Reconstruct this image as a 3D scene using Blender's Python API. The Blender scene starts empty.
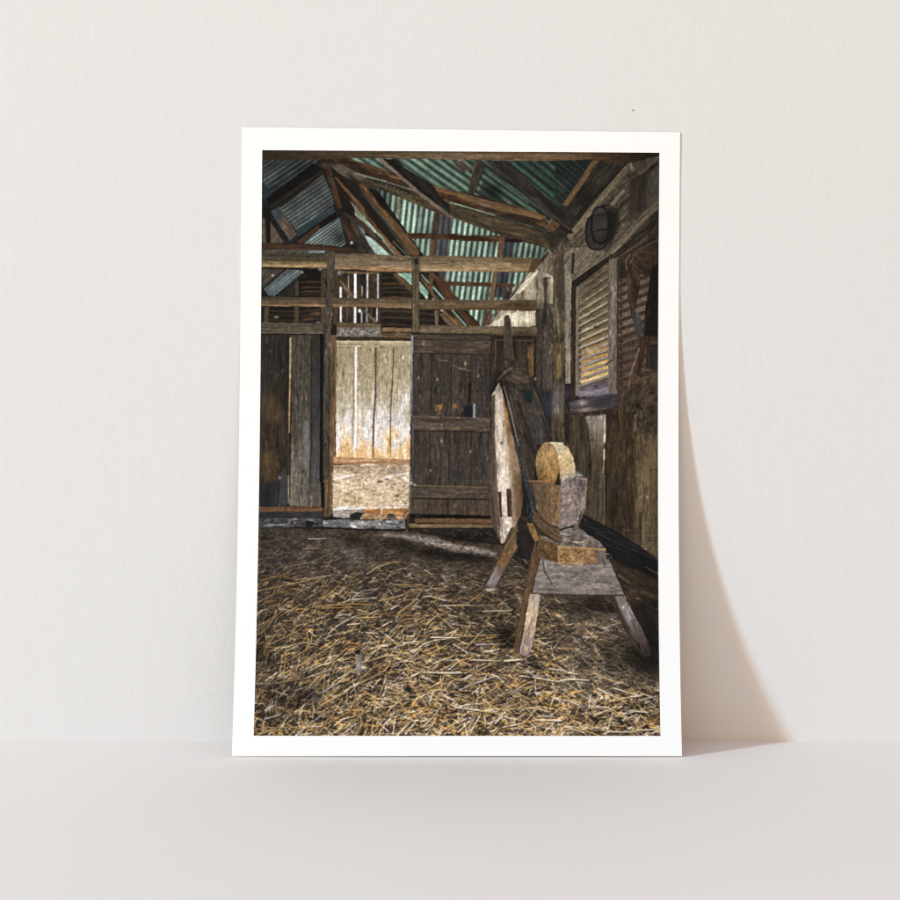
import bpy, math
import numpy as np

# ---------------------------------------------------------------- camera, world, lamps
S = 0.000678                      # metres per reference unit on the wall plane
F = 2239.0                        # focal length in the same units (picture is 900 wide)
CAM_D, CAM_H, HOR = F * S, 0.4009, 150.0
scn = bpy.context.scene
C = scn.collection
cam = bpy.data.cameras.new('camera'); co = bpy.data.objects.new('camera', cam); C.objects.link(co)
cam.sensor_width = 36; cam.lens = 36 * F / 900; cam.shift_y = -(450 - HOR) / 900
cam.clip_start = .01; cam.clip_end = 60
co.location = (0, -CAM_D, CAM_H); co.rotation_euler = (math.radians(90), 0, 0)
scn.camera = co
scn.view_settings.view_transform = 'Standard'; scn.view_settings.look = 'None'
scn.view_settings.exposure = 0; scn.view_settings.gamma = 1
scn.render.engine = 'CYCLES'
scn.cycles.max_bounces = 8; scn.cycles.diffuse_bounces = 6
scn.cycles.use_denoising = True; scn.cycles.filter_width = 1.15

w = bpy.data.worlds.new('World'); scn.world = w; w.use_nodes = True
nt = w.node_tree; bg = nt.nodes['Background']
tc = nt.nodes.new('ShaderNodeTexCoord'); sx = nt.nodes.new('ShaderNodeSeparateXYZ'); rp = nt.nodes.new('ShaderNodeValToRGB')
nt.links.new(tc.outputs['Generated'], sx.inputs[0]); nt.links.new(sx.outputs['Z'], rp.inputs[0]); nt.links.new(rp.outputs[0], bg.inputs[0])
rp.color_ramp.elements[0].position = 0.0; rp.color_ramp.elements[0].color = (1.30, .90, .34, 1)
rp.color_ramp.elements[1].position = 0.85; rp.color_ramp.elements[1].color = (.39, .39, .63, 1)
bg.inputs[1].default_value = 1.0

def lamp(name, k, fall, dist, size, watts, col):
    """A window-like panel lamp far to the left, its light running along (k, 1, -fall)."""
    d = np.array([k, 1.0, -fall]); d /= np.linalg.norm(d)
    l = bpy.data.lights.new(name, 'AREA'); o = bpy.data.objects.new(name, l); C.objects.link(o)
    l.shape = 'DISK'; l.size = size; l.energy = watts; l.color = col
    o.location = np.array([.15, 0, .15]) - d * dist
    from mathutils import Vector
    o.rotation_euler = Vector(d).to_track_quat('-Z', 'Y').to_euler()
lamp('window_lamp', 2.3, .60, 14, .95, 1740, (.60, .965, 1.22))
lamp('warm_fringe_lamp', 2.05, .55, 14, 1.4, 1740, (.24, .125, .03))  # extra lamp, added to warm the soft edge of the print's shadow

# ---------------------------------------------------------------- materials
def mat(name):
    m = bpy.data.materials.new(name); m.use_nodes = True
    return m, m.node_tree, m.node_tree.nodes['Principled BSDF']
def mapped(nt, scale):
    t = nt.nodes.new('ShaderNodeTexCoord'); mp = nt.nodes.new('ShaderNodeMapping'); mp.inputs['Scale'].default_value = scale
    nt.links.new(t.outputs['Object'], mp.inputs[0]); return mp
def noise(nt, mp, sc, det=3, rough=.55):
    n = nt.nodes.new('ShaderNodeTexNoise'); n.inputs['Scale'].default_value = sc; n.inputs['Detail'].default_value = det; n.inputs['Roughness'].default_value = rough
    nt.links.new(mp.outputs[0], n.inputs['Vector']); return n
def mix(nt, a, b, fac):
    m = nt.nodes.new('ShaderNodeMix'); m.data_type = 'RGBA'
    if isinstance(a, tuple): m.inputs[6].default_value = a
    else: nt.links.new(a, m.inputs[6])
    if isinstance(b, tuple): m.inputs[7].default_value = b
    else: nt.links.new(b, m.inputs[7])
    if isinstance(fac, float): m.inputs[0].default_value = fac
    else: nt.links.new(fac, m.inputs[0])
    return m.outputs[2]
def ramp(nt, src, a, b):
    r = nt.nodes.new('ShaderNodeMapRange'); r.inputs[1].default_value = a; r.inputs[2].default_value = b
    nt.links.new(src, r.inputs[0]); return r.outputs[0]

m_wall, nt, b = mat('painted_plaster')
mp = mapped(nt, (1, 1, 1)); big = noise(nt, mp, 3.2, 2)
col = mix(nt, (.70, .704, .712, 1), (.708, .70, .706, 1), ramp(nt, big.outputs[0], .35, .65))
# one tiny dark fleck in the paint
geo = nt.nodes.new('ShaderNodeTexCoord'); vd = nt.nodes.new('ShaderNodeVectorMath'); vd.operation = 'DISTANCE'
nt.links.new(geo.outputs['Object'], vd.inputs[0]); vd.inputs[1].default_value = ((633 - 450) * S, 0, (741.3 - 110.2) * S)
f = nt.nodes.new('ShaderNodeMapRange'); f.inputs[1].default_value = .0004; f.inputs[2].default_value = .0009; f.inputs[3].default_value = .75; f.inputs[4].default_value = 0
nt.links.new(vd.outputs['Value'], f.inputs[0])
col = mix(nt, col, (.10, .09, .08, 1), f.outputs[0]); nt.links.new(col, b.inputs['Base Color'])
b.inputs['Roughness'].default_value = .85; b.inputs['Specular IOR Level'].default_value = .15
mp2 = mapped(nt, (1.0, 1.0, .8)); n1 = noise(nt, mp2, 260, 3, .6); n2 = noise(nt, mapped(nt, (1, 1, .9)), 70, 2)
ad = nt.nodes.new('ShaderNodeMath'); ad.operation = 'MULTIPLY_ADD'; nt.links.new(n2.outputs[0], ad.inputs[0]); ad.inputs[1].default_value = 1.6; nt.links.new(n1.outputs[0], ad.inputs[2])
bp = nt.nodes.new('ShaderNodeBump'); bp.inputs['Strength'].default_value = .12; bp.inputs['Distance'].default_value = .0012
nt.links.new(ad.outputs[0], bp.inputs['Height']); nt.links.new(bp.outputs[0], b.inputs['Normal'])

m_floor, nt, b = mat('matte_grey_tabletop')
mp = mapped(nt, (1, 1, 1)); big = noise(nt, mp, 5, 2)
col = mix(nt, (.885, .856, .795, 1), (.875, .843, .782, 1), ramp(nt, big.outputs[0], .35, .65)); nt.links.new(col, b.inputs['Base Color'])
b.inputs['Roughness'].default_value = .8; b.inputs['Specular IOR Level'].default_value = .15
n1 = noise(nt, mapped(nt, (.6, 1, 1)), 320, 2); bp = nt.nodes.new('ShaderNodeBump'); bp.inputs['Strength'].default_value = .03; bp.inputs['Distance'].default_value = .001
nt.links.new(n1.outputs[0], bp.inputs['Height']); nt.links.new(bp.outputs[0], b.inputs['Normal'])

m_paper, nt, b = mat('white_cotton_paper')
mp = mapped(nt, (1, 1, 1)); n1 = noise(nt, mp, 900, 2)
nt.links.new(mix(nt, (.89, .91, .93, 1), (.87, .89, .91, 1), n1.outputs[0]), b.inputs['Base Color'])
b.inputs['Roughness'].default_value = .75; b.inputs['Specular IOR Level'].default_value = .1
bp = nt.nodes.new('ShaderNodeBump'); bp.inputs['Strength'].default_value = .03; bp.inputs['Distance'].default_value = .0002
nt.links.new(n1.outputs[0], bp.inputs['Height']); nt.links.new(bp.outputs[0], b.inputs['Normal'])

m_back, nt, b = mat('warm_bounce_back'); b.inputs['Base Color'].default_value = (.82, .58, .37, 1); b.inputs['Roughness'].default_value = .8; b.inputs['Specular IOR Level'].default_value = .1  # unseen back, tinted tan to bounce warm light into the wall shadow
m_ink, nt, b = mat('printed_ink')
at = nt.nodes.new('ShaderNodeAttribute'); at.attribute_name = 'ink'; nt.links.new(at.outputs['Color'], b.inputs['Base Color'])
b.inputs['Roughness'].default_value = .6; b.inputs['Specular IOR Level'].default_value = .08

# ---------------------------------------------------------------- wall and tabletop
def mesh_obj(name, verts, faces, m, parent=None, smooth=False):
    me = bpy.data.meshes.new(name); me.from_pydata(verts, [], faces); me.update()
    me.materials.append(m); o = bpy.data.objects.new(name, me); C.objects.link(o); o.parent = parent
    if smooth: me.shade_smooth()
    return o
o = mesh_obj('wall', [(-3.5, 0, -.02), (3.5, 0, -.02), (3.5, 0, 2.6), (-3.5, 0, 2.6), (-3.5, .1, -.02), (3.5, .1, -.02), (3.5, .1, 2.6), (-3.5, .1, 2.6)],
             [(0, 1, 2, 3), (5, 4, 7, 6), (3, 2, 6, 7), (1, 5, 6, 2), (4, 0, 3, 7)], m_wall)
o['kind'] = 'structure'; o['label'] = 'pale cream plaster wall behind the leaning print'; o['category'] = 'wall'
o = mesh_obj('floor', [(-3.5, -4, 0), (3.5, -4, 0), (3.5, 0, 0), (-3.5, 0, 0), (-3.5, -4, -.05), (3.5, -4, -.05), (3.5, 0, -.05), (-3.5, 0, -.05)],
             [(0, 1, 2, 3), (4, 7, 6, 5), (0, 4, 5, 1), (1, 5, 6, 2), (3, 7, 4, 0)], m_floor)
o['kind'] = 'structure'; o['label'] = 'matte pale grey floor in front of the wall'; o['category'] = 'floor'

# ---------------------------------------------------------------- the print: a sheet that bends where it leans
HT = np.array([0, .0213, .0385, .0518, .0713, .0874, .1047, .1297, .1549, .1806, .2066, .2328, .2592, .2793, .30, .33, .37, .4157])
DT = np.array([.0397, .03309, .02849, .02526, .02097, .01785, .01487, .01119, .00817, .00571, .00378, .00231, .00123, .00063, .0003, .0001, .0002, .0004])
pc = np.polyfit(HT, DT, 6)
THICK = .0003
def sheet(u, v, off=0.0):
    """A point of the sheet; u across, v up, OFF metres in front of its face."""
    ztop = .4157 + (.4121 - .4157) * u
    z = v * ztop
    d = np.polyval(pc, z); sl = np.polyval(np.polyder(pc), z)          # distance from the wall
    d = np.maximum(d, .0002) + THICK * .5 + .0001
    xl = (-212.5 + (-208.2 + 212.5) * v) * S; xr = (225.9 + (230.0 - 225.9) * v) * S
    x = xl + (xr - xl) * u
    nl = np.sqrt(1 + sl * sl)
    # the face looks to -y and, where the sheet slopes, a little upward
    return x, -(d + off / nl), z + .0008 - off * sl / nl
def to_ref(u, v):
    """Where the drawing below was noted for that point of the sheet (the drawing was taken from
    a view of the leaning sheet; this straightens it onto the sheet)."""
    x, y, z = sheet(u, v); k = F / (CAM_D + y)
    return 450 + x * k, HOR + (CAM_H - z) * k

root = bpy.data.objects.new('art_print', None); C.objects.link(root)
root.location = (0.0045, -.04, 0); bpy.context.view_layer.update()
root['label'] = 'large white bordered photo print of a straw strewn barn, leaning against the cream wall'; root['category'] = 'art print'

nu, nv = 24, 140
U, V = np.meshgrid(np.linspace(0, 1, nu + 1), np.linspace(0, 1, nv + 1))
V = V ** 1.15
ch = .00035
fu = (U - .5) * (1 - 2 * ch / .297 * 0) + .5
front = np.stack(sheet(fu, V, 0), -1).reshape(-1, 3); back = np.stack(sheet(fu, V, -THICK), -1).reshape(-1, 3)
W1 = nu + 1
fc = [(j * W1 + i, j * W1 + i + 1, (j + 1) * W1 + i + 1, (j + 1) * W1 + i) for j in range(nv) for i in range(nu)]
n0 = len(front); bc = [(n0 + d_, n0 + c_, n0 + b_, n0 + a_) for a_, b_, c_, d_ in fc]
rim = []
def strip(idx):
    for a_, b_ in zip(idx[:-1], idx[1:]): rim.append((b_, a_, n0 + a_, n0 + b_))
strip(list(range(nu + 1))); strip([j * W1 + nu for j in range(nv + 1)]); strip([nv * W1 + i for i in range(nu, -1, -1)]); strip([j * W1 for j in range(nv, -1, -1)])
off = np.array(root.location)
vs = np.concatenate([front, back]) - off
paper = mesh_obj('paper_sheet', [tuple(p) for p in vs], fc + bc + rim, m_paper, root)
for p in paper.data.polygons[:len(fc) + len(bc)]: p.use_smooth = True
paper.data.materials.append(m_back)
for p in paper.data.polygons[len(fc):len(fc) + len(bc)]: p.material_index = 1
paper.data.set_sharp_from_angle(angle=math.radians(40))

# ---------------------------------------------------------------- PAINT BEGIN
# The picture printed on the sheet, drawn stroke by stroke in the picture's own
# flat plane (one unit = 1/400 of its width, roughly). Colours are the ink's.
import numpy as np
PX0, PY0, PX1, PY1, K = 249.0, 147.0, 664.0, 741.0, 3
PW, PH = int((PX1 - PX0) * K), int((PY1 - PY0) * K)
cv = np.zeros((PH, PW, 3), np.float32)
rng = np.random.default_rng(7)
TAB = rng.random((256, 256)).astype(np.float32)

def vnoise(x, y, seed=0):
    x = x + seed * 17.31; y = y + seed * 41.77
    xi = np.floor(x).astype(np.int64); yi = np.floor(y).astype(np.int64)
    fx = (x - xi).astype(np.float32); fy = (y - yi).astype(np.float32)
    fx = fx * fx * (3 - 2 * fx); fy = fy * fy * (3 - 2 * fy)
    a = TAB[yi & 255, xi & 255]; b = TAB[yi & 255, (xi + 1) & 255]
    c = TAB[(yi + 1) & 255, xi & 255]; d = TAB[(yi + 1) & 255, (xi + 1) & 255]
    return (a * (1 - fx) + b * fx) * (1 - fy) + (c * (1 - fx) + d * fx) * fy

def fbm(x, y, seed=0, octv=3):
    s = 0; w = .5; t = 0
    for i in range(octv):
        s = s + w * vnoise(x * 2 ** i, y * 2 ** i, seed + i * 3); t += w; w *= .6
    return s / t

TILES = {'A0': (255, 145), 'A1': (355, 145), 'A2': (455, 145), 'A3': (555, 145)}
for r, y in (('B', 240), ('C', 335), ('D', 435)):
    for c, x in enumerate((255, 355, 455, 555)): TILES['%s%d' % (r, c)] = (x, y)
for r, y in (('E', 530), ('F', 630)):
    for c, x in enumerate((250, 350, 455, 555)): TILES['%s%d' % (r, c)] = (x, y)
TS = 110 / 900.0
def P(*a):
    """P('A0', x, y, x, y, 'A1', x, y ...): drawing coordinates noted tile by tile."""
    out = []; t = None; i = 0
    while i < len(a):
        if isinstance(a[i], str): t = TILES[a[i]]; i += 1
        else:
            out.append((t[0] + a[i] * TS, t[1] + a[i + 1] * TS)); i += 2
    return out

def window(pts, pad=0):
    q = np.asarray(pts, float)
    x0 = max(0, int((q[:, 0].min() - pad - PX0) * K)); x1 = min(PW, int((q[:, 0].max() + pad - PX0) * K) + 2)
    y0 = max(0, int((q[:, 1].min() - pad - PY0) * K)); y1 = min(PH, int((q[:, 1].max() + pad - PY0) * K) + 2)
    if x1 <= x0 or y1 <= y0: return None
    X, Y = np.meshgrid((np.arange(x0, x1) + .5) / K + PX0, (np.arange(y0, y1) + .5) / K + PY0)
    return (slice(y0, y1), slice(x0, x1)), X.astype(np.float32), Y.astype(np.float32)

def inside(pts, X, Y):
    m = np.zeros(X.shape, bool); n = len(pts)
    for i in range(n):
        (xa, ya), (xb, yb) = pts[i], pts[(i + 1) % n]
        if ya == yb: continue
        m ^= ((Y < ya) != (Y < yb)) & (X < (xb - xa) * (Y - ya) / (yb - ya) + xa)
    return m

def boxblur(a, r):
    for axis in (0, 1):
        p = np.pad(a, [(r, r) if k == axis else (0, 0) for k in range(3)], mode='edge'); c = np.cumsum(p, axis, dtype=np.float64)
        n = a.shape[axis]; z = np.zeros_like(np.take(c, [0], axis)); c = np.concatenate([z, c], axis)
        a = ((np.take(c, range(2 * r + 1, 2 * r + 1 + n), axis) - np.take(c, range(0, n), axis)) / (2 * r + 1)).astype(np.float32)
    return a
_seed = [0]
def wood(pts, col, ang=90, L=22, W=1.6, amp=.42, stops=None, ax=None, crack=.25, col2=None, alpha=1, rough=.35, soft=0, mott=0):
    """A filled shape with grain along ANG degrees; STOPS are colours along the axis AX."""
    w = window(pts, soft * 2.2)
    if w is None: return
    sl, X, Y = w; _seed[0] += 1; s = _seed[0]
    wob = (vnoise(X / 3, Y / 3, s) - .5) * rough * 2
    wob2 = (vnoise(X / 3, Y / 3, s + 50) - .5) * rough * 2
    m = inside(pts, X + wob, Y + wob2).astype(np.float32) * alpha
    if soft: m = boxblur(boxblur(m[..., None], max(1, int(soft * K * .6))), max(1, int(soft * K * .6)))[..., 0]
    t = np.deg2rad(ang); a = X * np.cos(t) + Y * np.sin(t); b = -X * np.sin(t) + Y * np.cos(t)
    b = b + (vnoise(a / (L * .8), b / (W * 5), s + 9) - .5) * W * 2
    n = fbm(a / L, b / W, s, 3) * .5 + fbm(a / (L * .3), b / (W * .45), s + 5, 2) * .5
    f = 1 + amp * 2.15 * (n - .5)
    if crack:
        cr = vnoise(a / (L * 1.3), b / (W * 1.1), s + 21)
        f = f * (1 - crack * 1.1 * np.clip(1 - np.abs(cr - .35) / .05, 0, 1))
        cr = vnoise(a / (L * .25), b / (W * .8), s + 23)
        f = f * (1 + crack * 1.3 * np.clip((cr - .8) / .2, 0, 1))
    if stops:
        x0, y0, x1, y1 = ax
        u = ((X - x0) * (x1 - x0) + (Y - y0) * (y1 - y0)) / ((x1 - x0) ** 2 + (y1 - y0) ** 2)
        u = u + (n - .5) * .12
        if mott: u = u + (fbm(X / 5, Y / 16, s + 61, 2) - .5) * mott
        ts = [q[0] for q in stops]
        c = np.stack([np.interp(u, ts, [q[1][k] for q in stops]) for k in range(3)], -1)
    else:
        c = np.broadcast_to(np.asarray(col, np.float32), X.shape + (3,))
    if col2 is not None:
        h = np.clip((fbm(a / (L * .9), b / (W * 3), s + 31, 2) - .42) * 4, 0, 1)[..., None]
        c = c * (1 - h) + np.asarray(col2, np.float32) * h
    c = c * np.clip(f, .12, 2.2)[..., None]
    cv[sl] = cv[sl] * (1 - m[..., None]) + c * m[..., None]

def corrug(pts, ang, period, light, dark, phase=0, amp=.3, sharp=1.3, alpha=1, fan=0, cx=0, cy=0, shade=None):
    w = window(pts)
    if w is None: return
    sl, X, Y = w; _seed[0] += 1; s = _seed[0]
    m = inside(pts, X, Y).astype(np.float32) * alpha
    t = np.deg2rad(ang) + fan * ((X - cx) * .01)
    a = X * np.cos(t) + Y * np.sin(t); b = -(X - cx) * np.sin(t) + (Y - cy) * np.cos(t)
    ph = b / period + phase
    k = .5 + .5 * np.cos(2 * np.pi * ph)
    k = np.clip((k - .5) * sharp + .5, 0, 1)
    sid = np.floor(ph + .5)
    lv = 1 + amp * (TAB[(sid.astype(int) * 7 + s) & 255, 3] - .5) * 2
    n = fbm(a / 12, b / 1.2, s, 3); n2 = fbm(X / 14, Y / 14, s + 4, 2)
    L_ = np.asarray(light, np.float32); D_ = np.asarray(dark, np.float32)
    c = D_ + (L_ - D_) * (k * lv)[..., None]
    c = c * (1 + .5 * (n - .5) + .45 * (n2 - .5))[..., None]
    if shade: 
        x0, y0, x1, y1, f0, f1 = shade
        u = np.clip(((X - x0) * (x1 - x0) + (Y - y0) * (y1 - y0)) / ((x1 - x0) ** 2 + (y1 - y0) ** 2), 0, 1)
        c = c * (f0 + (f1 - f0) * u)[..., None]
    cv[sl] = cv[sl] * (1 - m[..., None]) + c * m[..., None]

def line(pts, wid, col, alpha=1, w2=None, var=.25):
    """A stroke of width WID (to W2 at its end)."""
    w2 = wid if w2 is None else w2; n = len(pts) - 1
    for i in range(n):
        (xa, ya), (xb, yb) = pts[i], pts[i + 1]
        w = window(((xa, ya), (xb, yb)), max(wid, w2) + .5)
        if w is None: continue
        sl, X, Y = w; dx, dy = xb - xa, yb - ya; l2 = dx * dx + dy * dy + 1e-9
        u = np.clip(((X - xa) * dx + (Y - ya) * dy) / l2, 0, 1)
        d = np.hypot(X - xa - u * dx, Y - ya - u * dy)
        g = (i + u) / n; hw = (wid + (w2 - wid) * g) * .5
        m = np.clip((hw - d) * K * .8 + .5, 0, 1) * alpha
        if var:
            _seed[0] += 1
            m = m * (1 - var * vnoise(X / 2.2, Y / 2.2, _seed[0]))
        cv[sl] = cv[sl] * (1 - m[..., None]) + np.asarray(col, np.float32) * m[..., None]

def blot(c, rx, ry, col, alpha=.6, ang=0, hard=1):
    x, y = c; R = max(rx, ry) * 2.2
    w = window(((x - R, y - R), (x + R, y + R)))
    if w is None: return
    sl, X, Y = w; t = np.deg2rad(ang); _seed[0] += 1
    a = ((X - x) * np.cos(t) + (Y - y) * np.sin(t)) / rx; b = (-(X - x) * np.sin(t) + (Y - y) * np.cos(t)) / ry
    m = np.exp(-((a * a + b * b) ** hard)) * alpha
    m = m * np.clip(.55 + .9 * fbm(X / 3, Y / 3, _seed[0], 2), 0, 1.1)
    m = np.clip(m, 0, 1)[..., None]
    cv[sl] = cv[sl] * (1 - m) + np.asarray(col, np.float32) * m

def tone(c, rx, ry, f, ang=0, tint=(1, 1, 1)):
    """Lighter or darker ink over an area, keeping what is drawn there."""
    x, y = c; R = max(rx, ry) * 2.3
    w = window(((x - R, y - R), (x + R, y + R)))
    if w is None: return
    sl, X, Y = w; t = np.deg2rad(ang)
    a = ((X - x) * np.cos(t) + (Y - y) * np.sin(t)) / rx; b = (-(X - x) * np.sin(t) + (Y - y) * np.cos(t)) / ry
    m = np.exp(-(a * a + b * b))[..., None]
    cv[sl] = cv[sl] * (1 + (f * np.asarray(tint, np.float32) - 1) * m)

def flecks(pts, n, col, size=.6, alpha=.7, seed=1, stretch=1.0, ang=90):
    r = np.random.default_rng(seed); q = np.asarray(pts)
    for i in range(n):
        for _ in range(20):
            x = r.uniform(q[:, 0].min(), q[:, 0].max()); y = r.uniform(q[:, 1].min(), q[:, 1].max())
            if inside(pts, np.array([[x]]), np.array([[y]]))[0, 0]: break
        l = size * stretch * r.uniform(.3, 1.2); t = np.deg2rad(ang + r.normal() * 12)
        c = np.asarray(col) * r.uniform(.75, 1.15)
        line([(x, y), (x + np.cos(t) * l, y + np.sin(t) * l)], size * r.uniform(.5, 1.1), c, alpha * r.uniform(.5, 1))

def lerp(p, q, t): return (p[0] + (q[0] - p[0]) * t, p[1] + (q[1] - p[1]) * t)

# ---- everything dark first
cv[:] = (30, 28, 26)
# ---- roof, left slope (blue grey corrugated iron)
wood(P('A0', 60, 110, 640, 110, 860, 860, 60, 900), (26, 30, 31), 145)
corrug(P('A0', 65, 120, 500, 120, 150, 405, 65, 310), 146, 3.9, (80, 87, 86), (43, 50, 52), .2, .35)
wood(P('A0', 65, 305, 150, 405, 110, 470, 65, 440), (40, 50, 56), 146)
corrug(P('A0', 300, 120, 520, 120, 480, 170, 140, 410, 105, 345), 146, 4.6, (66, 75, 77), (30, 38, 42), .5, .3)
wood(P('A0', 90, 440, 470, 150, 560, 190, 120, 520), (16, 17, 18), 146)
wood(P('A0', 120, 490, 550, 200, 555, 225, 130, 520), (44, 36, 29), 146)
corrug(P('A0', 200, 515, 560, 240, 640, 300, 660, 470, 335, 700), 146, 3.7, (92, 98, 97), (50, 57, 59), .1, .22, 1.0)
tone(P('A0', 540, 330)[0], 18, 9, .8, 146)
line(P('A0', 205, 525, 560, 285), 1.2, (104, 84, 62), .35)
line(P('A0', 230, 560, 590, 310), .8, (40, 42, 44), .6)
wood(P('A0', 335, 690, 640, 500, 665, 560, 350, 760), (40, 53, 59), 148, amp=.3)
line(P('A0', 335, 690, 640, 510), .9, (84, 96, 100), .7)
wood(P('A0', 350, 755, 660, 545, 670, 590, 380, 800), (17, 16, 15), 148)
wood(P('A0', 340, 790, 520, 650, 540, 680, 380, 810), (62, 46, 32), 148)
corrug(P('A0', 395, 805, 530, 690, 690, 590, 745, 800, 720, 835), 145, 2.75, (112, 121, 118), (54, 64, 66), .3, .25)
tone(P('A0', 700, 760)[0], 8, 8, .45)
wood(P('A0', 60, 590, 110, 600, 240, 800, 60, 810), (82, 70, 60), 125, amp=.3)
wood(P('A0', 150, 610, 230, 760, 260, 790, 180, 700), (30, 26, 24), 60)
wood(P('A0', 125, 545, 195, 505, 345, 735, 285, 785), (66, 58, 54), 55, W=3, stops=[(0, (48, 58, 68)), (.35, (60, 58, 60)), (.5, (92, 76, 64)), (1, (84, 70, 62))], ax=sum(P('A0', 150, 520, 315, 770), ()))
line(P('A0', 190, 505, 340, 735), .7, (110, 96, 84), .5)
wood(P('A0', 78, 520, 125, 520, 125, 890, 95, 890), (21, 18, 16), 90)
line(P('A0', 95, 540, 100, 880), .7, (62, 50, 42), .6)
wood(P('A0', 60, 800, 540, 815, 900, 850, 900, 900, 60, 900), (50, 38, 30), 2)
wood(P('A0', 60, 805, 560, 830, 760, 850, 760, 875, 60, 838), (70, 46, 32), 3)
wood(P('A0', 60, 850, 560, 860, 580, 900, 60, 900), (74, 70, 62), 150, amp=.6)
flecks(P('A0', 330, 850, 580, 860, 580, 895, 340, 895), 26, (140, 148, 150), .7, .7, 3, 3, 60)
wood(P('A0', 440, 860, 580, 865, 560, 885, 440, 885), (104, 120, 124), 2, amp=.3)
# ridge rafters
wood(P('A0', 520, 120, 640, 120, 720, 300, 900, 560, 900, 860, 770, 830, 690, 560, 560, 240), (28, 25, 23), 70)
wood(P('A0', 545, 130, 600, 130, 725, 520, 660, 520), (40, 31, 26), 72, col2=(66, 46, 32))
wood(P('A0', 640, 330, 690, 330, 760, 520, 720, 540), (22, 24, 24), 70)
wood(P('A0', 690, 580, 745, 580, 830, 810, 770, 820), (42, 32, 27), 70, col2=(64, 44, 34))
wood(P('A0', 745, 580, 800, 580, 860, 800, 820, 810), (30, 24, 20), 70, col2=(78, 52, 30))
line(P('A0', 590, 120, 625, 240, 700, 500), 1.6, (96, 60, 32), .75)
line(P('A0', 660, 330, 705, 510), 1.2, (84, 66, 48), .6)
blot(P('A0', 560, 165)[0], 4, 3, (84, 72, 60), .6)
blot(P('A0', 625, 285)[0], 4, 3, (62, 62, 62), .6)
blot(P('A0', 790, 800)[0], 1.1, 1.3, (225, 222, 235), 1)
# ---- roof, right slope: upper part between the top beam and the tie beam
UP = P('A0', 780, 110, 'A1', 0, 105, 'A2', 0, 120, 'A3', 330, 118, 60, 500, 'A2', 880, 700, 560, 560, 0, 400, 'A1', 560, 310, 0, 160)
corrug(UP, 35, 6.6, (110, 138, 121), (46, 57, 52), .15, .35, 1.0, shade=(400, 160, 565, 200, 1.0, .5))
wood(P('A2', 0, 130, 60, 130, 130, 190, 120, 220), (70, 58, 50), 35, col2=(52, 48, 44))
wood(P('A1', 790, 125, 900, 190, 900, 230, 830, 170), (62, 52, 46), 35)
wood(P('A2', 230, 300, 400, 420, 360, 460, 190, 400), (44, 60, 50), 38, alpha=.55)
tone(P('A2', 300, 380)[0], 14, 8, .5, 38)
# dark side right of the big rafter
corrug(P('A2', 400, 128, 900, 128, 'A3', 330, 118, 60, 500, 'A2', 890, 520, 860, 510), 38.5, 7.2, (48, 72, 61), (26, 31, 30), .62, .35, .95)
corrug(P('A3', 0, 125, 320, 118, 60, 495, 0, 440), 40, 5.2, (38, 48, 43), (25, 30, 30), .2, .4, .9)
line(P('A2', 400, 140, 870, 500), .9, (84, 116, 98), .5)
line(P('A2', 590, 140, 900, 380), .8, (74, 112, 92), .5)
line(P('A2', 260, 225, 600, 475), 1.0, (128, 162, 138), .55)
# purlin behind and tie beams (pair)
wood(P('A0', 640, 120, 780, 118, 'A1', 0, 130, 150, 170, 420, 270, 'A1', 560, 310, 900, 395, 'A2', 0, 372, 150, 405, 520, 505, 745, 580, 740, 690, 400, 585, 0, 475,
       'A1', 900, 500, 560, 400, 0, 232, 'A0', 640, 170), (46, 36, 28), 16, W=1.5, amp=.6, col2=(84, 54, 28))
wood(P('A1', 590, 318, 900, 405, 'A2', 0, 380, 330, 470, 740, 590, 700, 610, 300, 520, 0, 420, 'A1', 900, 440, 640, 360), (98, 71, 43), 15.5, W=1.2, amp=.5, col2=(114, 80, 42))
line(P('A1', 60, 175, 210, 215), 2.2, (126, 80, 34), .7); line(P('A1', 190, 225, 275, 240), 1.6, (146, 92, 34), .8)
line(P('A1', 290, 255, 400, 285), 2.4, (150, 92, 32), .85); line(P('A1', 620, 360, 900, 425), 1.3, (160, 108, 38), .7)
line(P('A2', 520, 520, 740, 590), 2.0, (120, 74, 32), .6)
wood(P('A1', 0, 150, 250, 225, 260, 245, 0, 185), (44, 36, 30), 15, alpha=.6)
blot(P('A2', 240, 490)[0], 7, 2.2, (112, 96, 82), .8, 16)
wood(P('A1', 0, 240, 400, 375, 560, 400, 900, 505, 'A2', 0, 480, 720, 690, 900, 740, 870, 860, 760, 855, 600, 800, 400, 748, 200, 692, 0, 602,
       'A1', 900, 628, 650, 548, 550, 512, 250, 384, 0, 320), (60, 51, 39), 17, W=1.6, amp=.55, col2=(78, 66, 46))
wood(P('A0', 560, 130, 640, 130, 900, 250, 'A1', 100, 300, 0, 330, 'A0', 700, 240), (42, 36, 30), 27, col2=(84, 74, 64))
line(P('A1', 0, 232, 250, 300, 480, 372, 545, 400), 2.0, (112, 112, 98), .75)
line(P('A1', 0, 232, 250, 296), .8, (150, 165, 145), .6)
line(P('A1', 160, 300, 450, 405), 1.3, (20, 24, 26), .8)
for i in range(9): blot(lerp(P('A1', 190, 305)[0], P('A1', 450, 405)[0], i / 8), 1.0, .5, (120, 146, 146), .8, 18)
line(P('A1', 780, 470, 900, 503, 'A2', 0, 480, 330, 575), 1.3, (136, 160, 132), .9); line(P('A2', 330, 575, 720, 690), 1.0, (48, 70, 72), .9)
line(P('A2', 0, 495, 720, 704), .8, (18, 18, 16), .7)
line(P('A2', 0, 604, 200, 694, 400, 750, 760, 856), 1.0, (126, 96, 58), .7)
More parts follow.
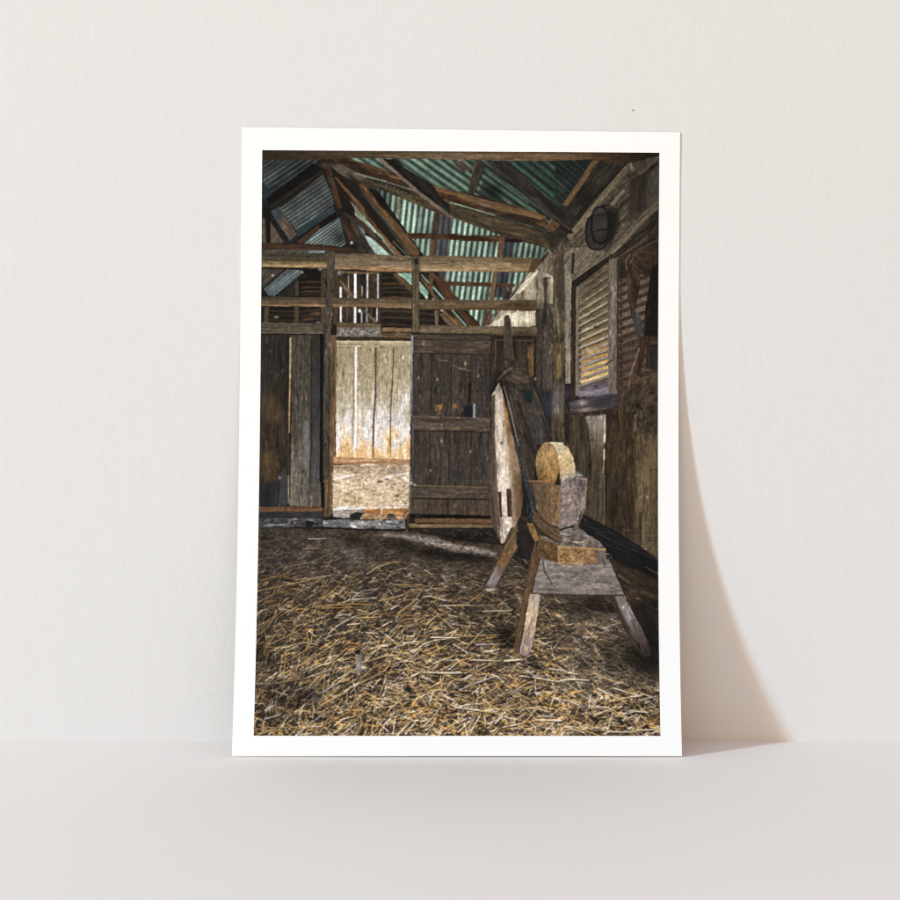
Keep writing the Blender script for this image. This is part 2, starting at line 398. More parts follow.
line(P('A1', 250, 384, 550, 510, 650, 546, 900, 626), 1.0, (112, 84, 50), .7)
blot(P('A2', 270, 640)[0], 12, 2.5, (96, 80, 56), .7, 18); blot(P('A1', 640, 500)[0], 10, 3, (88, 68, 44), .6, 18)
# ---- lower part of the slope, seen through the rafters
LOW = P('A1', 170, 350, 650, 548, 'A2', 0, 602, 400, 748, 800, 860, 'B2', 780, 80, 650, 245, 440, 480, 260, 710, 'B1', 900, 700, 830, 480, 560, 200, 'A1', 560, 900)
corrug(LOW, 96.5, 5.75, (138, 167, 149), (54, 64, 62), .1, .3, 1.15, fan=.045, cx=420, cy=215)
for q_ in ((430, 235), (470, 260), (500, 240), (450, 285), (520, 255)): tone(q_, 9, 7, .8)
tone(P('A1', 230, 430)[0], 8, 10, .5)
wood(P('A1', 330, 430, 375, 440, 385, 620, 350, 600), (96, 92, 78), 92, alpha=.85)
corrug(P('A1', 690, 560, 800, 595, 770, 900, 'B1', 770, 130, 740, 330, 640, 300, 'A1', 655, 900), 96, 5.6, (78, 77, 80), (50, 51, 55), .4, .3)
corrug(P('A2', 405, 745, 480, 770, 500, 900, 'B2', 490, 0, 470, 135, 440, 290, 400, 470, 320, 470, 345, 260, 380, 130), 97, 6, (64, 67, 73), (42, 46, 50), .2, .3)
tone(P('B2', 660, 90)[0], 10, 8, .8)
# purlins and hangers
wood(P('A1', 415, 718, 900, 730, 'A2', 0, 738, 375, 742, 370, 792, 0, 785, 'A1', 900, 778, 430, 768), (58, 37, 25), 1, amp=.5, col2=(74, 50, 32))
wood(P('A2', 400, 755, 560, 780, 540, 800, 400, 790), (36, 27, 22), 10)
wood(P('B1', 690, 333, 900, 343, 'B2', 0, 343, 300, 345, 300, 385, 0, 375, 'B1', 900, 376, 690, 372), (80, 55, 35), 1, amp=.5)
wood(P('B2', 330, 355, 500, 358, 480, 390, 320, 385), (74, 48, 30), 2)
wood(P('A1', 650, 550, 692, 560, 675, 720, 655, 900, 615, 900, 632, 720), (78, 56, 38), 95, amp=.4, col2=(52, 42, 34))
wood(P('B1', 620, 0, 655, 0, 640, 300, 635, 440, 600, 440, 610, 260), (98, 68, 40), 93)
wood(P('A2', 372, 740, 412, 742, 385, 900, 345, 900), (92, 66, 40), 97)
wood(P('B2', 360, 0, 402, 0, 378, 135, 345, 135), (92, 66, 40), 97); wood(P('B2', 312, 265, 348, 265, 312, 490, 275, 490), (104, 76, 46), 97)
wood(P('B2', 250, 580, 288, 580, 250, 705, 212, 705), (84, 58, 40), 100)
# rafter bundle running down to the right
wood(P('A0', 630, 250, 680, 240, 'A1', 90, 350, 560, 900, 'B1', 560, 130, 850, 490, 900, 560, 'B2', 210, 700, 0, 700, 'B1', 640, 560, 330, 130, 'A1', 300, 880, 0, 560, 'A0', 700, 420), (32, 25, 20), 50, amp=.5)
wood(P('A1', 30, 320, 100, 348, 200, 490, 330, 620, 530, 870, 520, 900, 440, 900, 150, 520), (104, 70, 38), 51, W=1.2, amp=.55, col2=(84, 54, 28))
line(P('A1', 10, 350, 470, 900), 2.6, (22, 36, 46), .85); line(P('A1', 60, 400, 460, 870), .7, (90, 110, 116), .5)
wood(P('A1', 0, 448, 200, 690, 385, 900, 330, 900, 0, 500), (100, 64, 32), 50, W=1, amp=.5)
wood(P('A0', 640, 262, 670, 265, 900, 520, 900, 570), (104, 70, 38), 50, W=1)
wood(P('A0', 840, 320, 900, 370, 900, 430), (74, 48, 26), 50)
wood(P('A1', 0, 498, 60, 575, 300, 835, 250, 825, 70, 640, 0, 570), (134, 158, 142), 49, amp=.35)
wood(P('A0', 770, 440, 900, 590, 900, 640, 860, 620), (104, 108, 96), 49, amp=.3); blot(P('A0', 880, 610)[0], 3, 4, (138, 176, 156), .8)
wood(P('A1', 0, 575, 60, 620, 340, 880, 310, 890, 120, 740, 0, 640), (62, 48, 40), 44)
wood(P('A0', 710, 555, 740, 550, 900, 680, 900, 720), (52, 47, 43), 40)
wood(P('A1', 60, 725, 140, 765, 290, 900, 'B1', 295, 130, 180, 130, 80, 0), (152, 176, 168), 43, amp=.25, crack=.1)
wood(P('A0', 840, 650, 900, 700, 900, 790, 870, 740), (92, 106, 98), 45)
wood(P('A1', 0, 640, 70, 730, 160, 890, 60, 900, 0, 820), (46, 42, 38), 60, col2=(70, 66, 60), soft=1)
# pieces of the bundle below the tie log
wood(P('B1', 165, 0, 225, 0, 330, 128, 290, 128), (66, 50, 38), 50); line(P('B1', 225, 0, 330, 118), 1.3, (126, 160, 146), .9)
line(P('B1', 250, 0, 370, 128), 2.6, (136, 82, 32), .9); line(P('B1', 310, 10, 425, 125), .9, (106, 150, 140), .8)
wood(P('B1', 370, 0, 460, 0, 525, 90, 520, 125, 470, 125), (98, 66, 34), 52, W=1.1)
# ---- right gable wall, whitewashed boards
wood(P('B2', 262, 710, 450, 480, 640, 250, 800, 95, 870, 30, 870, 720), (158, 148, 128), 92, W=1.8, amp=.45, crack=.4, col2=(128, 116, 98))
wood(P('B2', 600, 280, 660, 230, 690, 260, 560, 410, 470, 470), (196, 186, 164), 130, W=1.5, amp=.4)
wood(P('B2', 420, 600, 660, 580, 660, 712, 280, 700), (208, 198, 172), 92, W=2.2, amp=.4)
for x in (520, 560, 605, 645): line(P('B2', x, 580, x + 4, 712), .7, (120, 104, 82), .7)
wood(P('B2', 660, 420, 720, 380, 720, 700, 660, 700), (112, 100, 84), 95, amp=.5, crack=.5)
wood(P('B2', 730, 100, 800, 80, 860, 60, 860, 320, 720, 260), (110, 98, 80), 100, amp=.5)
line(P('B2', 640, 262, 470, 440), .8, (70, 52, 38), .9); line(P('B2', 610, 262, 440, 470), 1.6, (96, 74, 48), .8)
line(P('B2', 760, 110, 650, 225), 3, (34, 28, 24), .8)
wood(P('B2', 385, 470, 420, 400, 460, 370, 460, 440, 430, 490), (66, 52, 42), 120, col2=(40, 38, 40)); blot(P('B2', 437, 405)[0], 1.2, 1.6, (160, 84, 36), .9)
wood(P('B2', 230, 700, 300, 610, 330, 600, 270, 700), (84, 62, 54), 120)
# dark strap / old timber hanging by the wall


# ---- the dark corner left of the chute and corner boards
wood(P('B2', 660, 700, 900, 700, 'D2', 900, 100, 'D2', 640, 60, 'C2', 290, 300, 'C2', 290, 0), (38, 33, 29), 92, amp=.5)
wood(P('B2', 660, 560, 720, 560, 'C2', 720, 330, 690, 480, 660, 380), (58, 51, 45), 93, soft=1); wood(P('B2', 725, 520, 805, 520, 'C2', 800, 0, 810, 470, 720, 460), (78, 70, 62), 91, amp=.4, crack=.5)
wood(P('C2', 700, 450, 800, 450, 800, 860, 740, 700), (36, 37, 44), 90, soft=3)
wood(P('B2', 722, 305, 762, 300, 757, 400, 752, 560, 765, 660, 800, 800, 815, 900, 'C2', 790, 60, 'B2', 760, 760, 735, 690, 722, 760, 712, 900, 690, 900, 712, 640, 728, 480), (46, 39, 35), 92, amp=.5, col2=(64, 55, 51), soft=.5)
line(P('B2', 720, 320, 780, 312), 1.0, (38, 32, 29), .9); line(P('B2', 668, 692, 705, 680, 735, 590), 1.1, (46, 38, 34), .9)
# big corner post
wood(P('A3', 40, 760, 90, 730, 95, 900, 'B3', 85, 60, 80, 900, 'C3', 75, 900, 'C2', 790, 900, 800, 0, 'B2', 800, 800, 805, 200, 'B2', 870, 40), (78, 68, 52), 91, W=1.6, amp=.6, crack=.5, col2=(56, 50, 42))
wood(P('C2', 805, 60, 890, 60, 880, 360, 810, 360), (112, 90, 60), 91, W=1, amp=.65, crack=.5, alpha=.75, soft=3)
wood(P('C2', 805, 380, 870, 380, 880, 640, 800, 660), (106, 92, 86), 91, W=1, amp=.6, crack=.5, alpha=.75, soft=4)
wood(P('B2', 820, 480, 850, 480, 860, 700, 830, 700), (134, 122, 106), 91, W=1, alpha=.6, soft=1.5)
wood(P('B3', 20, 140, 80, 140, 75, 560, 20, 560), (62, 56, 46), 91, W=1.4, alpha=.8, soft=2)
# ---- right wall, upper: plate, rafters, lamp
wood(P('A3', 320, 118, 860, 60, 860, 900, 60, 900, 60, 500), (44, 40, 35), 128, amp=.5)
wood(P('A3', 330, 118, 580, 150, 200, 600, 60, 500), (52, 47, 41), 125, W=2.4, amp=.5, col2=(34, 31, 28))
blot(P('A3', 240, 450)[0], 4, 9, (18, 18, 18), .7, 40)
wood(P('A3', 310, 120, 365, 120, 105, 500, 60, 490), (102, 74, 44), 125, amp=.4); line(P('A3', 330, 135, 85, 490), 1.2, (132, 96, 56), .6)
line(P('A3', 560, 190, 330, 420, 180, 600), 4, (28, 26, 23), .8)
wood(P('A3', 630, 140, 850, 90, 850, 480, 430, 870, 60, 890, 120, 750), (80, 72, 60), 132, W=1.8, amp=.55, crack=.45, col2=(62, 56, 48))
wood(P('A3', 590, 150, 640, 150, 130, 780, 95, 745), (104, 92, 72), 130, W=1.2, amp=.5)
line(P('A3', 575, 175, 290, 500, 115, 740), .9, (132, 112, 84), .6); line(P('A3', 620, 150, 630, 205), 2.5, (138, 122, 108), .8)
line(P('A3', 840, 100, 700, 240), 3, (112, 98, 84), .8); line(P('A3', 850, 150, 640, 300), 3, (38, 34, 30), .75)
wood(P('A3', 620, 300, 760, 230, 760, 500, 600, 650), (52, 46, 40), 100, amp=.6, alpha=.75, soft=3); wood(P('A3', 760, 230, 850, 160, 850, 450, 750, 520), (84, 78, 68), 110, amp=.5, alpha=.7, soft=3)
line(P('A3', 560, 380, 470, 480), 3.2, (134, 120, 102), .8); flecks(P('A3', 100, 780, 240, 700, 420, 880, 80, 890), 60, (150, 138, 116), .8, .7, 5, 2.5, 130)
wood(P('A3', 440, 880, 840, 460, 850, 520, 470, 900), (108, 96, 78), 135, W=1.2, amp=.5)
line(P('A3', 430, 880, 740, 550, 845, 455), .9, (148, 132, 108), .7)
wood(P('A3', 470, 900, 850, 520, 850, 900), (52, 45, 38), 140, W=1.5, amp=.5, crack=.4); 
for k in range(5): line(P('A3', 500 + 70 * k, 900, 850, 590 + 62 * k), 1.4, (26, 23, 20) if k % 2 == 0 else (84, 74, 60), .7)
# ---- window with shutters in the right wall
wood(P('B3', 75, 60, 330, 60, 450, 110, 130, 350, 80, 900), (96, 87, 73), 130, W=1.5, amp=.5, crack=.4)
flecks(P('B3', 170, 120, 420, 90, 400, 150, 160, 300), 70, (152, 140, 118), .9, .7, 8, 3, 135)
wood(P('B3', 140, 110, 160, 110, 150, 280, 135, 280), (40, 36, 32), 92)
line(P('B3', 130, 335, 290, 225, 440, 125), 1.2, (150, 134, 112), .7); line(P('B3', 160, 355, 440, 145), 3.2, (38, 32, 28), .9)
wood(P('B3', 440, 130, 840, -60, 840, 900, 'C3', 840, 500, 440, 500), (58, 48, 41), 92, amp=.4)
for k in range(4): line(P('B3', 480 + 60 * k, 150 - 20 * k, 700 + 60 * k, -20), 1.6, (84, 74, 60) if k % 2 else (30, 27, 24), .8)
wood(P('B3', 85, 200, 135, 330, 130, 900, 'C3', 128, 400, 85, 400, 'B3', 85, 900), (124, 116, 102), 91, W=1.1, amp=.4, crack=.4)
wood(P('B3', 140, 370, 172, 370, 165, 900, 'C3', 165, 520, 130, 540), (48, 36, 27), 91); line(P('C3', 145, 0, 145, 340), 1.0, (96, 74, 46), .6)
wood(P('B3', 172, 390, 200, 370, 195, 900, 'C3', 195, 500, 165, 500), (108, 100, 90), 91, W=1, amp=.35)
wood(P('B3', 195, 375, 450, 170, 'C3', 440, 500, 195, 500), (84, 72, 53), 160, W=2.5, amp=.35)
lf = [395, 455, 515, 572, 632, 690, 752, 812, 872, 930, 960 + 10, 1023, 1078, 1130, 1182]   # left ends of the slats, from tile B3's top
rt = [215, 285, 355, 427, 498, 567, 637, 709, 780, 838, 888, 948, 1000, 1052, 1105]
for i in range(len(lf)):
    g = i / (len(lf) - 1)
    yl, yr = lf[i], rt[i]; q = P('B3', 200, yl, 436, yr); th = 28
    face = [(0, (90, 80, 63)), (.4, (98, 85, 63)), (.6, (124, 102, 69)), (.75, (156, 124, 76)), (.9, (182, 147, 88)), (1, (208, 174, 114))]
    up = [(0, (104, 94, 76)), (.3, (144, 132, 110)), (.5, (152, 141, 122)), (.7, (138, 128, 116)), (1, (122, 113, 110))]
    cf = [np.interp(g, [t[0] for t in face], [t[1][k] for t in face]) for k in range(3)]
    cu = [np.interp(g, [t[0] for t in up], [t[1][k] for t in up]) for k in range(3)]
    wood(P('B3', 200, yl - 30, 436, yr - 28, 436, yr + 2, 200, yl + 2), cf, -14, W=1.2, amp=.45)
    wood(P('B3', 198, yl, 436, yr, 436, yr + 19, 198, yl + 24), cu, -25, W=1, amp=.35)
    line(P('B3', 205, yl + 27, 436, yr + 22), .8, (44, 36, 28), .65)
    if .3 < g: blot(P('B3', 205, yl - 12)[0], 1.3, 1.5, (50, 32, 18), .8)
blot(P('B3', 340, 715)[0], 2.5, 1.4, (50, 40, 30), .8, 20)
tone(P('B3', 300, 300)[0], 16, 12, .88)
wood(P('B3', 440, 165, 515, 140, 510, 900, 'C3', 505, 480, 435, 490, 'B3', 436, 900), (100, 89, 79), 91, W=1.5, amp=.35, crack=.4, col2=(112, 98, 88))
line(P('B3', 470, 180, 470, 560, 'C3', 470, 470), .8, (134, 120, 108), .5); line(P('B3', 510, 160, 508, 900, 'C3', 505, 440), .8, (40, 34, 30), .7)
line(P('C3', 420, 240, 465, 205), 1.6, (50, 36, 26), .9)
for i in range(15):    # second shutter
    g = i / 14; yl = 330 + i * 70; q = P('B3', 520, yl, 780, yl - 105 + 40 * g)
    wood(P('B3', 520, yl, 780, yl - 100 + 40 * g, 780, yl - 62 + 40 * g, 520, yl + 38), (106, 89, 76) if g < .5 else (82, 66, 53), -20, W=1, amp=.35, alpha=.95)
    blot(P('B3', 540, yl + 8)[0], 1.8, 1.8, (28, 22, 18), .8)
tone(P('B3', 560, 260)[0], 6, 12, .7)
# bottom rail, sill
wood(P('C3', 190, 420, 436, 375, 436, 495, 195, 515), (122, 110, 116), -10, W=2, amp=.35, stops=[(0, (84, 72, 76)), (.3, (104, 94, 104)), (.6, (140, 128, 136)), (1, (82, 76, 82))], ax=sum(P('C3', 300, 395, 305, 510), ()))
wood(P('C3', 115, 545, 440, 480, 540, 480, 520, 590, 330, 640, 120, 655), (60, 55, 59), -8, W=1.8, amp=.4, crack=.4)
blot(P('C3', 225, 555)[0], 6, 3, (168, 146, 138), .75, -8); blot(P('C3', 250, 612)[0], 7, 2, (172, 148, 136), .8, -5)
line(P('C3', 130, 615, 330, 610, 500, 590), 1.2, (120, 108, 96), .5); line(P('C3', 120, 650, 330, 640, 530, 585), 2, (30, 26, 30), .8)
blot(P('C3', 400, 545)[0], 7, 5, (42, 43, 52), .6)
# caged bulkhead lamp
wood(P('A3', 430, 500, 520, 520, 530, 640, 470, 800, 430, 840), (36, 33, 30), 90, amp=.3, alpha=.9, soft=2)
def oval(t, cx, cy, rx, ry, e=2.6, n=28):
    out = []
    for i in range(n + 1):
        q = 2 * np.pi * i / n; c, s = np.cos(q), np.sin(q)
        out += [cx + rx * np.sign(c) * abs(c) ** (2 / e), cy + ry * np.sign(s) * abs(s) ** (2 / e)]
    return P(t, *out)
wood(oval('A3', 345, 715, 92, 142), (48, 44, 39), 120, amp=.3)
line(oval('A3', 345, 715, 92, 142), 1.6, (17, 19, 21), .95)
wood(oval('A3', 370, 655, 68, 148), (76, 72, 67), 90, L=40, W=8, amp=.2, stops=[(0, (66, 61, 57)), (.3, (46, 44, 43)), (.55, (58, 54, 51)), (1, (32, 29, 27))], ax=sum(P('A3', 310, 520, 420, 800), ()))
line(oval('A3', 370, 655, 70, 150), 1.8, (14, 16, 18), .95)
line(P('A3', 305, 580, 370, 568, 435, 568), 1.2, (18, 20, 22), .95); line(P('A3', 300, 715, 370, 695, 435, 690), 1.2, (18, 20, 22), .95)
line(P('A3', 300, 590, 262, 600), 1, (24, 26, 28), .9); line(P('A3', 300, 720, 258, 760), 1, (24, 26, 28), .9)
wood(P('A3', 432, 540, 500, 560, 480, 760, 425, 800), (27, 25, 23), 90, amp=.3, soft=1.2); line(P('A3', 380, 500, 440, 490), 1.6, (14, 14, 14), .9)
# hanging leather harness and tools
wood(P('B3', 575, 190, 625, 100, 700, 80, 830, 100, 770, 290, 735, 295, 700, 275, 690, 360, 652, 570, 718, 665, 705, 800, 672, 795, 620, 600, 598, 480), (56, 42, 34), 80, W=2, amp=.45, col2=(76, 54, 40))
wood(P('B3', 630, 580, 655, 575, 718, 665, 705, 790, 672, 795), (56, 56, 56), 75, amp=.25)
wood(P('B3', 640, 120, 770, 120, 800, 200, 740, 270, 650, 210), (66, 51, 40), 35, W=2, amp=.4, col2=(52, 42, 35))
line(P('B3', 585, 240, 580, 170, 620, 115), 1.2, (128, 110, 96), .7); line(P('B3', 620, 190, 700, 280), 1, (26, 20, 18), .8); line(P('B3', 700, 300, 655, 560), 1, (24, 18, 16), .8)
wood(P('B3', 790, 240, 842, 180, 842, 900, 720, 850, 740, 560), (27, 23, 21), 95, amp=.4); line(P('B3', 735, 640, 770, 560, 720, 780), .9, (78, 58, 42), .6)
wood(P('B3', 842, 780, 780, 800, 760, 870, 842, 850), (60, 46, 36), 0, soft=.8)
wood(P('B3', 690, 790, 770, 790, 'C3', 755, 50, 700, 300, 690, 330, 640, 310, 670, 130, 690, 0), (78, 50, 37), 95, W=1.4, amp=.6, col2=(52, 38, 31), soft=.7)
flecks(P('B3', 660, 780, 790, 780, 'C3', 750, 60, 680, 60), 26, (130, 92, 68), .8, .5, 12, 3, 70)
line(P('C3', 688, 110, 650, 230, 610, 340, 603, 455), 1.9, (140, 128, 120), .6, 1.0); wood(P('C3', 605, 335, 700, 340, 690, 365, 620, 370), (84, 60, 42), 0, soft=.8)
wood(P('C3', 750, 100, 840, 90, 840, 280, 740, 280), (44, 38, 36), 90, amp=.3)
blot(P('C3', 625, 470)[0], 4, .8, (110, 84, 56), .8)
line(P('B3', 620, 190, 640, 130, 700, 95, 780, 110), 1.0, (112, 92, 74), .6); line(P('B3', 640, 210, 690, 150, 770, 160), .8, (104, 84, 66), .5); line(P('B3', 600, 300, 612, 470, 645, 570), .8, (98, 80, 66), .6)
line(P('B3', 718, 665, 655, 575), .9, (110, 98, 88), .6); tone(P('B3', 660, 420)[0], 3, 12, .8); tone(P('B3', 760, 250)[0], 5, 5, .75)
# ---- right wall, lower boards
LW = P('C3', 80, 560, 120, 655, 520, 590, 540, 500, 835, 300, 'D3', 835, 900, 'E3', 838, 330, 'E3', 240, 0, 'D3', 200, 650, 100, 100, 'C3', 80, 890)
wood(LW, (66, 55, 41), 91, W=1.6, amp=.6, crack=.5, col2=(48, 39, 30))
wood(P('C3', 80, 650, 118, 650, 120, 900, 'D3', 100, 60, 'C3', 80, 860), (40, 34, 32), 90)
wood(P('C3', 120, 670, 250, 660, 260, 900, 'D3', 300, 700, 220, 700, 150, 150), (68, 58, 45), 91, W=1.3, amp=.55, col2=(54, 46, 37), soft=1.2)
wood(P('C3', 250, 665, 400, 655, 405, 900, 'D3', 400, 180, 300, 200, 'C3', 280, 780), (132, 120, 108), 91, W=1.6, amp=.5, crack=.3, stops=[(0, (142, 130, 128)), (.35, (118, 105, 88)), (.65, (92, 80, 60)), (1, (72, 62, 46))], soft=1.2, ax=sum(P('C3', 330, 655, 'D3', 330, 280), ()))
wood(P('D3', 300, 200, 400, 180, 400, 770, 290, 700), (72, 63, 49), 91, W=1.3, amp=.55, soft=1.2)
wood(P('C3', 425, 600, 650, 640, 660, 900, 'D3', 650, 900, 430, 790), (48, 39, 30), 91, W=1.4, amp=.6, crack=.4, col2=(62, 48, 33), soft=1.5)
wood(P('C3', 520, 490, 835, 380, 835, 900, 640, 900, 630, 620), (64, 54, 42), 95, L=7, W=2.5, amp=.7, crack=.4, col2=(48, 38, 30), soft=4)
wood(P('C3', 640, 650, 670, 650, 670, 790, 645, 780), (124, 108, 88), 90, alpha=.7, soft=1.5)
wood(P('D3', 660, 0, 832, 0, 832, 300, 'E3', 835, 240, 'D3', 650, 880), (82, 69, 50), 92, W=1.6, amp=.5, crack=.35, col2=(94, 80, 57), soft=2.5)
line(P('D3', 700, 640, 700, 890), 3, (44, 36, 28), .7); line(P('D3', 832, 280, 770, 290), 1.4, (44, 34, 26), .7); blot(P('D3', 800, 200)[0], 5, 8, (112, 96, 66), .5)
blot(P('D3', 500, 400)[0], 10, 8, (42, 42, 50), .6); blot(P('D3', 470, 620)[0], 5, 12, (30, 25, 20), .5)
flecks(P('D3', 430, 20, 650, 0, 650, 860, 430, 760), 50, (112, 78, 44), .7, .7, 15, 5, 90); flecks(P('C3', 540, 540, 830, 480, 830, 880, 540, 880), 60, (120, 98, 66), .7, .6, 16, 3, 80)
flecks(P('C3', 540, 560, 760, 520, 760, 740, 540, 760), 14, (22, 18, 16), 1.4, .8, 17, 1)
line(P('C3', 408, 655, 406, 880), 1.6, (214, 196, 186), .9); line(P('D3', 406, 0, 405, 60), 2, (220, 200, 190), .9); line(P('D3', 403, 120, 402, 200), 1.7, (216, 202, 192), .9)
line(P('D3', 402, 200, 392, 310), 1.2, (176, 138, 88), .8); line(P('D3', 402, 330, 405, 760), 1.1, (110, 92, 66), .8); line(P('D3', 415, 60, 415, 780), 1.5, (24, 20, 18), .6)
line(P('D3', 250, 60, 270, 600), 1.5, (34, 28, 24), .6); line(P('D3', 350, 150, 345, 720), .9, (40, 34, 26), .6)
# bluish light leak in the corner
blot(P('C2', 780, 570)[0], 10, 9, (66, 72, 96), .38); blot(P('C3', 90, 480)[0], 9, 7, (74, 68, 86), .4); blot(P('C3', 400, 470)[0], 10, 6, (86, 78, 100), .3)
# ---- the partition: spaces between the logs
wood(P('B0', 55, 225, 590, 225, 570, 690, 55, 690), (27, 24, 22), 0, amp=.5)
wood(P('B0', 58, 235, 240, 235, 60, 395), (64, 57, 51), 140, W=3, amp=.35); line(P('B0', 150, 320, 270, 235), 2.2, (30, 27, 26), .8)
corrug(P('B0', 70, 400, 265, 238, 405, 250, 330, 310, 155, 455, 110, 455), 142, 2.4, (104, 114, 118), (56, 64, 68), .2, .25)
line(P('B0', 400, 255, 290, 345, 155, 455), 1.2, (92, 122, 128), .8); line(P('B0', 405, 250, 385, 270), 1.5, (150, 150, 138), .8)
wood(P('B0', 290, 350, 350, 300, 350, 460, 180, 460), (38, 34, 30), 95)
wood(P('B0', 330, 340, 358, 330, 358, 460, 330, 460), (62, 54, 44), 90)
for y, c in ((345, (74, 60, 40)), (390, (84, 66, 42)), (425, (96, 74, 46)), (450, (62, 50, 36))): line(P('B0', 380, y, 450, y - 5, 540, y), 1.4, c, .75)
wood(P('B0', 380, 240, 545, 240, 545, 330, 440, 320), (20, 18, 17), 20)
blot(P('B0', 145, 290)[0], 1, 1, (190, 190, 196), 1); blot(P('B0', 535, 240)[0], 1.8, 1.2, (170, 180, 205), .9)
wood(P('B0', 540, 240, 580, 240, 572, 465, 540, 465), (74, 54, 34), 91, W=1)
for y, c in ((580, (70, 54, 36)), (612, (58, 48, 36)), (655, (66, 54, 36))): line(P('B0', 120, y, 320, y + 4), 1.6, c, .7); line(P('B0', 370, y + 8, 540, y - 14), 2, c, .8)
blot(P('B0', 500, 605)[0], 5, 2.5, (112, 90, 60), .7); blot(P('B0', 430, 645)[0], 6, 2, (94, 66, 36), .7)
for x0 in (75, 322, 540): wood(P('B0', x0, 545, x0 + 36, 545, x0 + 34, 675, x0, 675), (78, 63, 46), 90, W=1)
blot(P('B0', 175, 632)[0], 2.0, .9, (206, 198, 176), 1); blot(P('B0', 520, 672)[0], 2.2, 1, (150, 160, 176), .8)
# centre bay: light through the gaps of the far wall
wood(P('B0', 640, 240, 900, 240, 'B1', 215, 265, 215, 690, 'B0', 640, 690), (42, 36, 30), 90, W=2.6, amp=.6, crack=.4, col2=(62, 50, 36))
SL = [(701, 392, 470, 2.2, 1), (765, 290, 470, 1.0, .55), (820, 268, 470, 2.6, 1), (875, 380, 460, .8, .5)]
for x, y0, y1, w_, a_ in SL: line(P('B0', x, y0, x, y1), w_, (226, 228, 240), a_); 
for x, y0, y1, w_, a_ in [(702, 545, 672, 2.0, 1), (818, 545, 675, 2.2, 1), (872, 590, 672, 1.2, .5), (755, 560, 660, .7, .4)]: line(P('B0', x, y0, x, y1), w_, (222, 224, 238), a_)
for x, y0, y1, w_, a_ in [(4, 268, 470, 2, .9), (102, 275, 475, 1.7, .9), (188, 278, 480, 1.9, .8), (60, 380, 430, .9, .5), (5, 560, 670, 1.5, .9), (55, 590, 672, 1.6, .5), (97, 560, 672, 1.5, .65), (180, 560, 660, 1.5, .85), (186, 735, 795, 2, .85)]: line(P('B1', x, y0, x, y1), w_, (214, 220, 236), a_)
blot(P('B1', 38, 580)[0], 1.2, 1.4, (235, 235, 245), 1); blot(P('B0', 857, 580)[0], 1.2, 1.4, (235, 235, 245), 1); blot(P('B0', 690, 265)[0], 2.2, 2.5, (170, 176, 205), .8)
wood(P('B0', 640, 240, 680, 240, 670, 470, 635, 470), (62, 50, 38), 90); wood(P('B0', 645, 540, 675, 540, 668, 690, 640, 690), (72, 56, 40), 90)
wood(P('B0', 690, 250, 900, 262, 'B1', 210, 265, 'B1', 210, 280, 'B0', 690, 272), (112, 84, 52), 2, W=1)
wood(P('B0', 682, 330, 705, 330, 812, 460, 780, 470), (98, 78, 54), 50, W=1.2)
wood(P('B1', 55, 570, 85, 570, 180, 670, 170, 690), (92, 78, 58), 48, W=1.2)
wood(P('B1', 195, 270, 215, 270, 215, 480, 200, 480), (56, 46, 36), 90); wood(P('B1', 190, 560, 215, 560, 215, 790, 195, 790), (56, 46, 36), 90)
wood(P('B1', 215, 265, 465, 265, 465, 485, 215, 485), (34, 29, 25), 2, W=3, amp=.6)
for y, c in ((310, (62, 52, 40)), (360, (92, 58, 30)), (395, (66, 54, 40)), (430, (58, 50, 40)), (475, (108, 74, 44))): line(P('B1', 225, y, 330, y - 5, 460, y + 3), 2.0, c, .75)
wood(P('B1', 340, 270, 465, 270, 465, 370), (132, 172, 156), 40, amp=.25); blot(P('B1', 362, 285)[0], 1.2, 1, (240, 240, 240), 1)
wood(P('B1', 300, 275, 350, 275, 465, 385, 460, 425, 380, 360), (96, 72, 46), 42, W=1.2, amp=.5)
wood(P('B1', 215, 560, 465, 560, 465, 815, 215, 815), (32, 28, 24), 2, W=3, amp=.6)
for y, c in ((585, (78, 64, 46)), (640, (66, 54, 40)), (700, (54, 46, 38))): line(P('B1', 225, y - 8, 460, y), 2.4, c, .8)
wood(P('B1', 225, 715, 465, 720, 465, 750, 225, 750), (134, 92, 50), 1, W=1.2, amp=.45); wood(P('B1', 215, 755, 465, 760, 465, 805, 215, 800), (88, 70, 48), 1)
# bay right of the middle post
wood(P('B1', 530, 265, 620, 265, 700, 490, 530, 490), (34, 28, 24), 50)
wood(P('B1', 527, 335, 605, 430, 590, 482, 527, 420), (132, 172, 156), 45, amp=.3); blot(P('B1', 587, 468)[0], 1.2, 2, (225, 230, 230), .9); blot(P('B1', 645, 482)[0], 1.6, .8, (190, 210, 220), .9)
wood(P('B1', 530, 300, 560, 320, 690, 490, 650, 490), (106, 70, 38), 51, W=1.1); line(P('B1', 545, 285, 730, 490), 1.5, (108, 158, 146), .9); line(P('B1', 640, 380, 730, 488), 1.6, (132, 178, 164), .9)
wood(P('B1', 620, 270, 690, 300, 855, 490, 740, 490), (88, 58, 34), 51, W=1.2, amp=.55, col2=(72, 46, 28))
wood(P('B1', 605, 265, 645, 265, 635, 440, 605, 430), (88, 64, 42), 93)
wood(P('B1', 525, 570, 900, 570, 'B2', 210, 705, 'B1', 530, 705), (32, 28, 25), 30, amp=.5)
line(P('B1', 540, 600, 640, 610), 2.4, (62, 54, 42), .8); line(P('B1', 540, 650, 640, 655), 2, (54, 47, 38), .8)
wood(P('B1', 650, 575, 685, 580, 680, 700, 655, 700), (100, 84, 62), 90); wood(P('B1', 685, 600, 720, 600, 850, 700, 760, 700), (86, 72, 54), 40)
